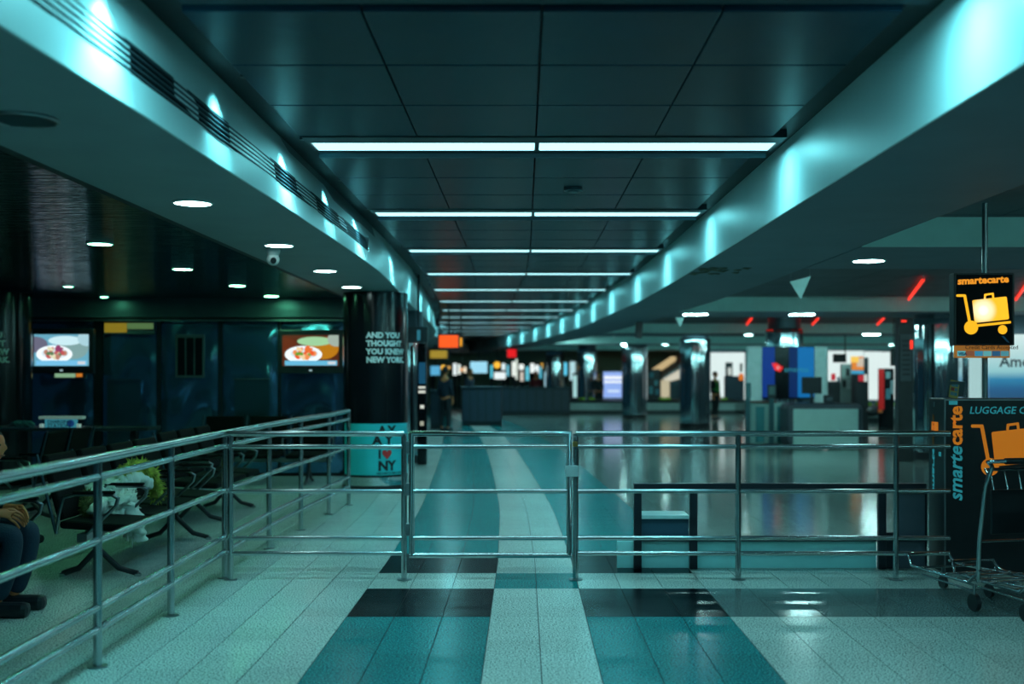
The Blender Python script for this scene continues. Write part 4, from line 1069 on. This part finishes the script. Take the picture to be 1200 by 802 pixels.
# far shop lights; some glowing panels stand in for highlights on chrome columns
specs = [(533, 426, 440, 4, (.8, .9, .9)), (538, 427, 439, 3, (.8, .9, .85)), (545, 430, 437, 3, (.9, .8, .6)), (576, 428, 443, 2.6, (.1, .6, .75)), (590, 426, 434, 4, (.75, .92, .95)),
 (595, 428, 441, 3, (.15, .5, .62)), (602, 424, 441, 4, (.85, .92, .85)), (605, 421, 445, 2.6, (.8, .9, .8)), (611, 427, 434, 5.5, (.9, .97, .92)), (611.5, 436, 447, 4, (.6, .55, .48)), (618, 430, 446, 4, (.12, .55, .68)),
 (624, 426, 437, 5, (.9, .97, .95)), (629, 428, 438, 5, (.8, .9, .9)), (633.5, 430, 444, 3, (.08, .42, .55)), (635, 426, 432, 2.4, (.9, .5, .08)), (640, 436, 454, 3.6, (.45, .8, .95)), (645.5, 420, 434, 6.5, (.8, .86, .8)), (649, 430, 450, 4, (.62, .68, .62)),
 (656, 428, 448, 6, (.80, .86, .8)), (662, 425, 440, 5, (.12, .62, .85)), (671, 424, 446, 6.5, (.42, .66, .70)), (674, 440, 466, 5, (.35, .62, .62)), (507, 432, 438, 5, (.1, .4, .5))]
for i, (px, a, b, w, c) in enumerate(specs):
    Y = 53.5+(i % 3)*.6
    t = thing('shop_light', 'glowing upright panel in the far background, %s from the left' % (ordn+['fifteenth', 'sixteenth', 'seventeenth', 'eighteenth', 'nineteenth', 'twentieth', 'twenty-first', 'twenty-second', 'twenty-third'])[[s[0] for s in sorted(specs)].index(px)], 'sign', (X_(px, Y), Y, 0), group='glowing panels for far shops and column highlights')
    hw = w/2*Y/F
    MB().box(-hw, hw, -.02, .02, Z_(b, Y), Z_(a, Y)).build('lit_panel', glow('shop%d' % i, c, 1.15), t)
    MB().box(-hw*1.2, hw*1.2, .02, .15, 0, Z_(a, Y)+.1).build('backing', black_pl, t)

# ================================================================== SECURITY CAMERA
Y = 9.75
t = thing('security_camera', 'white dome security camera hanging from the pale left soffit', 'camera', (X_(320, Y), Y, LZ))
wh = mat('camera_white', (.62, .72, .72), .35)
MB().cyl((0, 0), .062, -.025, 0, 28).build('ceiling_base', wh, t)
MB().cyl((0, 0), .050, -.055, -.025, 28, .060).build('neck', wh, t)
MB().ell((0, 0, -.085), (.056, .056, .056), 24, 16).build('ball', wh, t)
MB().tube([(.012, -.036, -.095), (.016, -.060, -.105)], .026, 20).build('lens', black_gl, t)
t = thing('smoke_detector', 'small flat round detector on the dark centre ceiling', 'detector', (X_(672, 8.9), 8.95, CZ))
MB().cyl((0, 0), .075, -.02, 0, 24, ).build('body', mat('detector', (.05, .07, .09), .4), t); MB().cyl((0, 0), .045, -.032, -.02, 20, ).build('cap', grey_pl, t)

# ================================================================== SEATS
seat_black = mat('seat_vinyl', (.004, .005, .006), .7, var=.15, bump=.2, bscale=60, spec=.1)
def seat_bench(n, loc, rz, label, group=None):
    """row of n seats along local x, facing -y; seat pitch .62"""
    t = thing('seat_bench', label, 'seats', loc, rz, group); L = n*.62
    MB().box(-L/2, L/2, .02, .09, .30, .36).build('beam', steel_d, t)
    for i in range(n):
        cx = -L/2+.31+i*.62
        p = [(-.24, .40), (-.22, .445), (.0, .415), (.20, .405), (.235, .42), (.235, .37), (-.2, .36)]
        mb = MB(); vs = []
        M = Matrix.Translation((cx, 0, 0)) @ Matrix.Rotation(-PI/2, 4, 'Z')
        s1 = MB().bbox(cx-.27, cx+.27, -.25, .24, .375, .435, .025, Matrix.Translation((0, 0, .4)) @ Matrix.Rotation(.06, 4, 'X') @ Matrix.Translation((0, 0, -.4)))
        s1.build('seat', seat_black, t)
        Mb = Matrix.Translation((0, .22, .42)) @ Matrix.Rotation(-.26, 4, 'X')
        MB().bbox(cx-.265, cx+.265, -.025, .025, .03, .52, .02, Mb).build('backrest', seat_black, t)
    for i in range(n+1):
        x = -L/2+i*.62
        af = MB().tube([(x, .24, .36), (x, .22, .50), (x, .19, .62), (x, .10, .645), (x, -.16, .640), (x, -.205, .615), (x, -.19, .56), (x, .02, .36)], .013, 8).build('armrest_frame', mat('seat_steel', (.22, .26, .28), .3, 1.), t)
        MB().bbox(x-.024, x+.024, -.18, .12, .648, .668, .008).build('armrest_pad', seat_black, af)
        MB().tube([(x, .24, .36), (x, .38, .93)], .012, 8).build('back_stay', mat('stay_steel', (.05, .09, .12), .4, .8), t)
    for s in (-1, 1):
        x = s*(L/2-.31)
        for pts, y in (([(x, .06, .32), (x, .05, .20), (x, -.10, .06), (x, -.24, .022)], -.24), ([(x, .06, .32), (x, .07, .20), (x, .20, .06), (x, .32, .022)], .32)):
            lg = MB().tube(pts, .022, 8).build('leg', black_pl, t)
            MB().cyl((x, y), .026, 0, .022, 10).build('foot', chromeb, lg)
    return t
# row facing the walkway; local -y turned to +x
seat_bench(2, (-3.50, 7.00, 0), PI/2, 'nearest black seat bench, the one the seated man is on', 'waiting seats')
seat_bench(4, (-3.12, 9.25, 0), PI/2, 'black seat bench with the white jacket over it, behind the guard rail', 'waiting seats')
seat_bench(3, (-3.30, 12.0, 0), PI/2, 'black seat bench beyond the jacket, behind the guard rail', 'waiting seats')
seat_bench(4, (-5.0, 8.6, 0), -PI/2, 'black seat bench left of the jacket, turned away towards the left', 'waiting seats')
seat_bench(2, (-5.2, 11.9, 0), -PI/2, 'black seat bench in the dark before the charging table', 'waiting seats')
seat_bench(3, (-3.6, 15.4, 0), 0, 'farthest black seat bench left of the slogan column', 'waiting seats')
# jacket with fur trim lying over the bench
def lumpy(c, r, n=28, m=18, amp=.12, fr=7., seed=0.):
    vs = []; fs = []
    for i in range(m+1):
        th = PI*i/m
        for j in range(n):
            ph = 2*PI*j/n
            d = Vector((math.sin(th)*math.cos(ph), math.sin(th)*math.sin(ph), math.cos(th)))
            k = 1+amp*noise.noise(d*fr*.5+Vector((seed, 0, 0)))+amp*.6*noise.noise(d*fr+Vector((0, seed, 0)))
            vs.append((c[0]+r[0]*d.x*k, c[1]+r[1]*d.y*k, c[2]+r[2]*d.z*k))
    for i in range(m):
        for j in range(n): fs.append((i*n+j, (i+1)*n+j, (i+1)*n+(j+1) % n, i*n+(j+1) % n))
    return vs, fs
jy = 8.75
t = thing('jacket', 'white jacket with yellow-green fur trim thrown over the nearest bench', 'jacket', (-3.25, jy, .48))
cloth = mat('jacket_cloth', (.82, .92, .86), .8, var=.1, bump=.8, bscale=14)
def blob(c, r, seed, amp=.3): 
    v, f = lumpy(c, r, amp=amp, seed=seed); return MB().add(v, f, True)
m = MB()
for c, r, sd in (((-.02, .0, .10), (.16, .20, .10), 1.), ((.07, -.10, .03), (.15, .14, .09), 3.), ((-.02, .16, .10), (.13, .12, .07), 7.), ((.15, .02, -.08), (.05, .12, .17), 5.)):
    v, f = lumpy(c, r, amp=.62, fr=9., seed=sd, n=40, m=26); m.add(v, f, True)
m.build('jacket_body', cloth, t)
def sleeve(pts, r0, r1, sd):
    vs = []; fs = []; n = 18; K = 22; P = [Vector(p) for p in pts]
    for k in range(K+1):
        u = k/K*(len(P)-1); i = min(int(u), len(P)-2); c = P[i].lerp(P[i+1], u-i); d = (P[i+1]-P[i]).normalized()
        a = d.orthogonal().normalized(); b = d.cross(a); r = r0+(r1-r0)*k/K
        for j in range(n):
            q = 2*PI*j/n; w = a*math.cos(q)+b*math.sin(q)
            vs.append(c+w*r*(1+.22*math.sin(k*1.5+2*math.cos(q)+sd)+.12*math.sin(3*q+k*.4)))
    for k in range(K):
        for j in range(n): fs.append((k*n+j, k*n+(j+1) % n, (k+1)*n+(j+1) % n, (k+1)*n+j))
    fs += [tuple(range(n))[::-1], tuple(range(K*n, K*n+n))]
    return MB().add(vs, fs, True)
sleeve([(.06, .05, .19), (.15, .20, .20), (.20, .34, .13)], .055, .040, 0).build('sleeve', cloth, t)
sleeve([(.14, -.10, .04), (.23, -.10, -.06), (.25, -.06, -.17), (.25, -.02, -.27)], .060, .045, 2).build('sleeve', cloth, t)
sleeve([(-.02, -.12, .05), (.05, -.32, .03), (.05, -.50, .02)], .055, .030, 4).build('sleeve', cloth, t)
def fur(pts, r, nm, m, n=900):
    mb = MB(); rnd = random.Random(3)
    mb.tube(pts, r*.6, 10)
    P = [Vector(p) for p in pts]
    for q in range(n):
        u = rnd.uniform(0, len(P)-1.001); i = int(u); p = P[i].lerp(P[i+1], u-i)
        d = Vector((rnd.gauss(0, 1), rnd.gauss(0, 1), rnd.gauss(0, 1))).normalized()
        a = p+d*r*.5; b = p+d*r*rnd.uniform(.9, 1.35)+Vector((0, 0, -r*.15)); w = d.orthogonal().normalized()*.006
        mb.add([a-w, a+w, b], [(0, 1, 2)])
    o = mb.build(nm, m, t); return o
fur([(.06, .06, .22), (.10, .20, .29), (.14, .34, .29), (.19, .47, .20), (.20, .54, .08), (.19, .52, .0)], .075, 'fur_trim', mat('fur_olive', (.42, .46, .07), .9, var=.5, vscale=18))
fur([(-.05, -.30, .12), (-.02, -.42, .02), (.02, -.36, -.06)], .06, 'fur_trim', mat('fur_brown', (.10, .12, .04), .9, var=.5, vscale=18))

# charging table with sign on the left
# dark table
t = thing('charging_table', 'long dark charging table in front of the dark left wall', 'table', (0, 13.2, 0))
MB().bbox(-7.3, X_(172, 13.2), 0, .5, .84, Z_(501.5, 13.2), .005).build('table_top', mat('tabletop_dark', (.03, .05, .06), .25), t)
MB().box(-7.3, X_(172, 13.2), -.004, .0, Z_(502.5, 13.2), Z_(501.5, 13.2)).build('edge_trim', steel, t)
for x in (-7.1, -6.0, -4.7): MB().bbox(x-.04, x+.04, .2, .3, 0, .84, .01).build('leg', black_pl, t)
Y = 13.25
t = thing('charging_sign', 'small blue and white charging station sign on the dark table', 'sign', (0, Y, 0))
MB().bbox(X_(45, Y), X_(96, Y), .0, .12, Z_(491.5, Y), Z_(488, Y), .004).build('top_bar', mat('sign_cream', (.50, .62, .55), .5, emit=(.3, .5, .45), es=.25), t)
MB().bbox(X_(52, Y), X_(88, Y), .01, .08, Z_(502, Y), Z_(491, Y), .003).build('sign_body', glow('charge_blue', (.05, .33, .42), .6), t)
text('CHARGING', .055, text_k, t, (X_(55, Y), .006, Z_(496.3, Y)), bold=.001); text('STATION', .066, text_k, t, (X_(55, Y), .006, Z_(501.5, Y)), bold=.001)
disc(X_(82.5, Y), Z_(496.5, Y), .042, .042, .008).build('round_mark', glow('charge_navy', (.01, .06, .22), .6), t)
for a in (46, 89.5): MB().bbox(X_(a, Y), X_(a+3.5, Y), .0, .06, Z_(501.5, Y), Z_(497, Y), .003).build('socket', mat('socket_w', (.6, .7, .65), .5, emit=(.4, .6, .55), es=.4), t)
t = thing('paper_stack', 'pale crumpled wrapper on the dark table left of the charging sign', 'wrapper', at(22, 501.5, 13.3))
v, f = lumpy((0, .1, .035), (.13, .08, .045), amp=.5, seed=9); MB().add(v, f).build('wrapper', mat('wrap_blue', (.10, .30, .34), .6), t)

# ================================================================== PEOPLE
skin_m = mat('skin', (.78, .24, .09), .5, var=.06, vscale=20)
def skinned(name, nodes, edges, m, parent, sub=2, root=0, loc=(0, 0, 0)):
    """nodes: [(pos, radius or (rx,ry))]"""
    me = bpy.data.meshes.new(name); me.from_pydata([n[0] for n in nodes], edges, []); me.update()
    o = bpy.data.objects.new('tmp', me); COL.objects.link(o)
    o.modifiers.new('s', 'SKIN')
    for i, n in enumerate(nodes):
        r = n[1]; r = r if isinstance(r, tuple) else (r, r)
        me.skin_vertices[0].data[i].radius = r; me.skin_vertices[0].data[i].use_root = (i == root)
    o.modifiers['s'].use_smooth_shade = True
    s = o.modifiers.new('u', 'SUBSURF'); s.levels = sub; s.render_levels = sub
    dg = bpy.context.evaluated_depsgraph_get(); dg.update()
    me2 = bpy.data.meshes.new_from_object(o.evaluated_get(dg)); bpy.data.objects.remove(o)
    me2.materials.clear(); me2.materials.append(m)
    for p in me2.polygons: p.use_smooth = True
    return link(name, me2, parent, loc)
def chain(nodes, edges, start, pts):
    prev = start
    for p, r in pts:
        nodes.append((tuple(p), r)); edges.append((prev, len(nodes)-1)); prev = len(nodes)-1
    return prev
def head_mesh(c, face, s=1.):
    """head with brow, nose, chin and ears; face = angle about z the face looks to (0: -y)"""
    mb = MB(); n, m = 28, 22; vs = []; fs = []
    for i in range(m+1):
        th = PI*i/m
        for j in range(n):
            ph = 2*PI*j/n; d = Vector((math.sin(th)*math.sin(ph), -math.sin(th)*math.cos(ph), math.cos(th)))
            x, y, z = d.x*.076, d.y*.098, d.z*.118
            if d.z < 0: x *= 1-.28*d.z*d.z; y = y*(1-.22*abs(d.z)) - (.012*abs(d.z) if d.y < 0 else 0)
            f = max(0, -d.y)**6
            nose = math.exp(-((d.x/.13)**2))*math.exp(-(((d.z+.12)/.20)**2))*f; y -= .026*nose
            for sx in (-1, 1): y += .009*math.exp(-(((d.x-sx*.36)/.14)**2)-(((d.z-.08)/.10)**2))*max(0, -d.y)
            y -= .006*math.exp(-((d.x/.28)**2)-(((d.z+.50)/.09)**2))*max(0, -d.y)
            vs.append((x, y, z))
    for i in range(m):
        for j in range(n): fs.append((i*n+j, i*n+(j+1) % n, (i+1)*n+(j+1) % n, (i+1)*n+j))
    mb.add(vs, fs, True)
    for sx in (-1, 1): mb.ell((sx*.078, .008, -.005), (.012, .02, .032), 10, 8)
    M = Matrix.Translation(c) @ Matrix.Rotation(face, 4, 'Z') @ Matrix.Scale(s, 4)
    mb.v = [tuple(M @ Vector(v)) for v in mb.v]
    hair = MB(); v2, f2 = lumpy((0, .014, .022), (.086, .102, .108), amp=.06)
    hair.add(v2, f2, True)
    hair.v = [tuple(M @ Vector((x, y + (.045*max(0, min(1, (.035-z)/.05)) if y < .02 else 0), z if z > -.05 else -.05+(z+.05)*.3))) for x, y, z in hair.v]
    eyes = MB()
    for sx in (-1, 1): eyes.ell((sx*.028, -.083, .008), (.012, .010, .008), 10, 8)
    mouth = MB().ell((0, -.088, -.060), (.024, .010, .006), 12, 6)
    for q in (eyes, mouth): q.v = [tuple(M @ Vector(v)) for v in q.v]
    return mb, hair, eyes, mouth
def add_head(t, c, face, hair_m, s=1.):
    h, hr, e, mo = head_mesh(c, face, s)
    h.build('head', skin_m, t); hr.build('hair', hair_m, t); e.build('eyes', mat('eye_dark', (.03, .02, .02), .2), t); mo.build('mouth', mat('lips', (.35, .08, .05), .5), t)
def hand(nodes, edges, wrist_i, w, fwd, side, curl):
    """palm and five fingers; w wrist pos, fwd, side (towards thumb), curl direction"""
    w, fwd, side, curl = Vector(w), Vector(fwd).normalized(), Vector(side).normalized(), Vector(curl).normalized()
    nodes.append((tuple(w+fwd*.045), (.030, .017))); edges.append((wrist_i, len(nodes)-1)); palm = len(nodes)-1
    for k, L in enumerate((.068, .076, .070, .055)):
        b = w+fwd*.085+side*(.030-.020*k)
        chain(nodes, edges, palm, [(b, .010), (b+fwd*L*.45+curl*.012, .0088), (b+fwd*L*.75+curl*.036, .0078), (b+fwd*L*.85+curl*.052, .0068)])
    b = w+fwd*.03+side*.032
    chain(nodes, edges, palm, [(b, .012), (b+fwd*.030+side*.018+curl*.012, .010), (b+fwd*.052+side*.018+curl*.026, .008)])
def standing(loc, rz, label, top_m, leg_m, hair_m, vest=None, s=1., stride=.0):
    t = thing('person', label, 'person', loc, rz); t.scale = (s, s, s)
    nodes = [((0, 0, .98), (.085, .075))]; edges = []
    n1 = chain(nodes, edges, 0, [((0, 0, 1.15), (.09, .065)), ((0, .01, 1.36), (.10, .07)), ((0, .01, 1.47), (.05, .05)), ((0, 0, 1.56), (.05, .05))])
    chest = 2; body_e = list(edges)
    for sx in (-1, 1):
        i = chain(nodes, edges, chest, [((sx*.16, .01, 1.40), .052), ((sx*.21, .03, 1.14), .043), ((sx*.20, -.04, .92), .033), ((sx*.20, -.06, .86), .026)])
        hand(nodes, edges, i, (sx*.20, -.06, .86), (0, -.15, -1), (0, -1, .1), (-sx, 0, 0))
        chain(nodes, edges, 0, [((sx*.09, 0, .88), .085), ((sx*.10, -.01+stride*sx*.5, .50), .055), ((sx*.10, .03+stride*sx, .12), .036), ((sx*.10, .02+stride*sx, .05), .034)])
    skinned('body', nodes, edges, skin_m, t)
    # clothes a little outside the body
    N = [((0, 0, .90), (.145, .12)), ((0, 0, 1.15), (.14, .11)), ((0, .01, 1.36), (.165, .11)), ((0, .01, 1.46), (.08, .075))]; E = [(0, 1), (1, 2), (2, 3)]
    for sx in (-1, 1): chain(N, E, 2, [((sx*.165, .01, 1.40), .070), ((sx*.215, .03, 1.14), .058), ((sx*.205, -.04, .94), .046)])
    skinned('jacket', N, E, top_m, t, root=1)
    N = [((0, 0, .96), (.13, .115))]; E = []
    for sx in (-1, 1): chain(N, E, 0, [((sx*.09, 0, .86), .105), ((sx*.10, -.01+stride*sx*.5, .50), .078), ((sx*.10, .03+stride*sx, .10), .060)])
    skinned('trousers', N, E, leg_m, t)
    for sx in (-1, 1): MB().bbox(sx*.10-.045, sx*.10+.045, -.17+stride*sx, .09+stride*sx, 0, .085, .03).build('shoe', black_pl, t)
    add_head(t, (0, -.01, 1.65), 0, hair_m)
    if vest:
        for sx in (-1, 1): MB().tube([(sx*.09, -.10, 1.44), (sx*.07, -.14, 1.2), (sx*.06, -.14, .98)], .022, 8).build('vest_band', vest, t)
        MB().tube([(-.09, .12, 1.44), (-.02, .14, 1.2), (.05, .14, .95)], .022, 8).build('vest_band', vest, t)
        MB().tube([(.15*math.cos(2*PI*i/16), .01+.125*math.sin(2*PI*i/16), 1.1) for i in range(16)], .018, 6, closed=True).build('vest_band', vest, t)
    return t
darkc = mat('dark_cloth', (.012, .016, .02), .8); navy = mat('navy_cloth', (.012, .022, .04), .8); hair_b = mat('black_hair', (.008, .007, .006), .6)
standing((X_(838, 38.3), 38.3, 0), .75, 'person in dark clothes with a green safety vest, standing by the chrome column', darkc, darkc, hair_b, mat('hi_vis', (.04, .40, .05), .6), .92)
standing((X_(522, 30), 30, 0), 2.6, 'dark clothed person standing at the far left of the walkway under a yellow lamp', navy, darkc, hair_b, None, .98)
standing((X_(701, 45.7), 45.7, 0), 0.3, 'dark clothed person left of the pale blue display', darkc, darkc, hair_b, None, .93)
standing((X_(628, 48), 48., 0), 0., 'person in a dark red top behind the long dark counter', mat('red_cloth', (.25, .02, .03), .7), darkc, hair_b, None, .95)
standing((X_(551, 38), 38., 0), 1., 'dark clothed person behind the counter left of centre', navy, navy, hair_b, None, .98)

# seated man at the left edge, facing +x, local frame: origin under the hips
t = thing('person', 'seated man in dark jacket and blue jeans at the left edge, hands on his knee', 'person', (-3.63, 7.02, 0), 0)
jean = mat('blue_jeans', (.008, .03, .06), .8, var=.15, bump=.3, bscale=90); jkt = mat('dark_jacket', (.006, .008, .012), .8, var=.2, bump=.3, bscale=30, spec=.2)
nodes = [((0, 0, .50), (.12, .12))]; edges = []
chain(nodes, edges, 0, [((.02, 0, .66), (.11, .12)), ((.08, 0, .82), (.11, .14)), ((.14, 0, .91), .06), ((.20, 0, .96), .05)])
arms = ((-1, (.16, -.23, .64), (.37, -.10, .645)), (1, (.16, .24, .64), (.40, .06, .655)))
for sy, el, wr in arms:
    i = chain(nodes, edges, 2, [((.09, sy*.17, .84), .055), (el, .043), (wr, .027)])
    hand(nodes, edges, i, wr, (.8, -sy*.6, -.25), (.4, -sy*.2, .8), (.1, -sy*.2, -1))
for sy in (-1, 1): chain(nodes, edges, 0, [((.06, sy*.10, .49), .09), ((.49, sy*.12, .52), .062), ((.42, sy*.12, .30), .050), ((.36, sy*.12, .08), .036)])
skinned('body', nodes, edges, skin_m, t)
N = [((-.01, 0, .47), (.15, .17)), ((.02, 0, .67), (.14, .16)), ((.08, 0, .83), (.14, .17)), ((.135, 0, .90), .08)]; E = [(0, 1), (1, 2), (2, 3)]
for sy, el, wr in arms: chain(N, E, 2, [((.09, sy*.18, .85), .072), (el, .060), (tuple(Vector(el).lerp(Vector(wr), .72)), .044)])
skinned('jacket', N, E, jkt, t, root=1)
N = [((0, 0, .49), (.13, .15))]; E = []
for sy in (-1, 1): chain(N, E, 0, [((.10, sy*.11, .495), .10), ((.48, sy*.12, .52), .080), ((.43, sy*.12, .30), .070), ((.37, sy*.12, .10), .058)])
skinned('jeans', N, E, jean, t)
for sy in (-1, 1): MB().bbox(.30, .57, sy*.12-.05, sy*.12+.05, 0, .095, .035).build('shoe', black_pl, t)
add_head(t, (.265, 0, 1.055), PI/2-.1, hair_b)
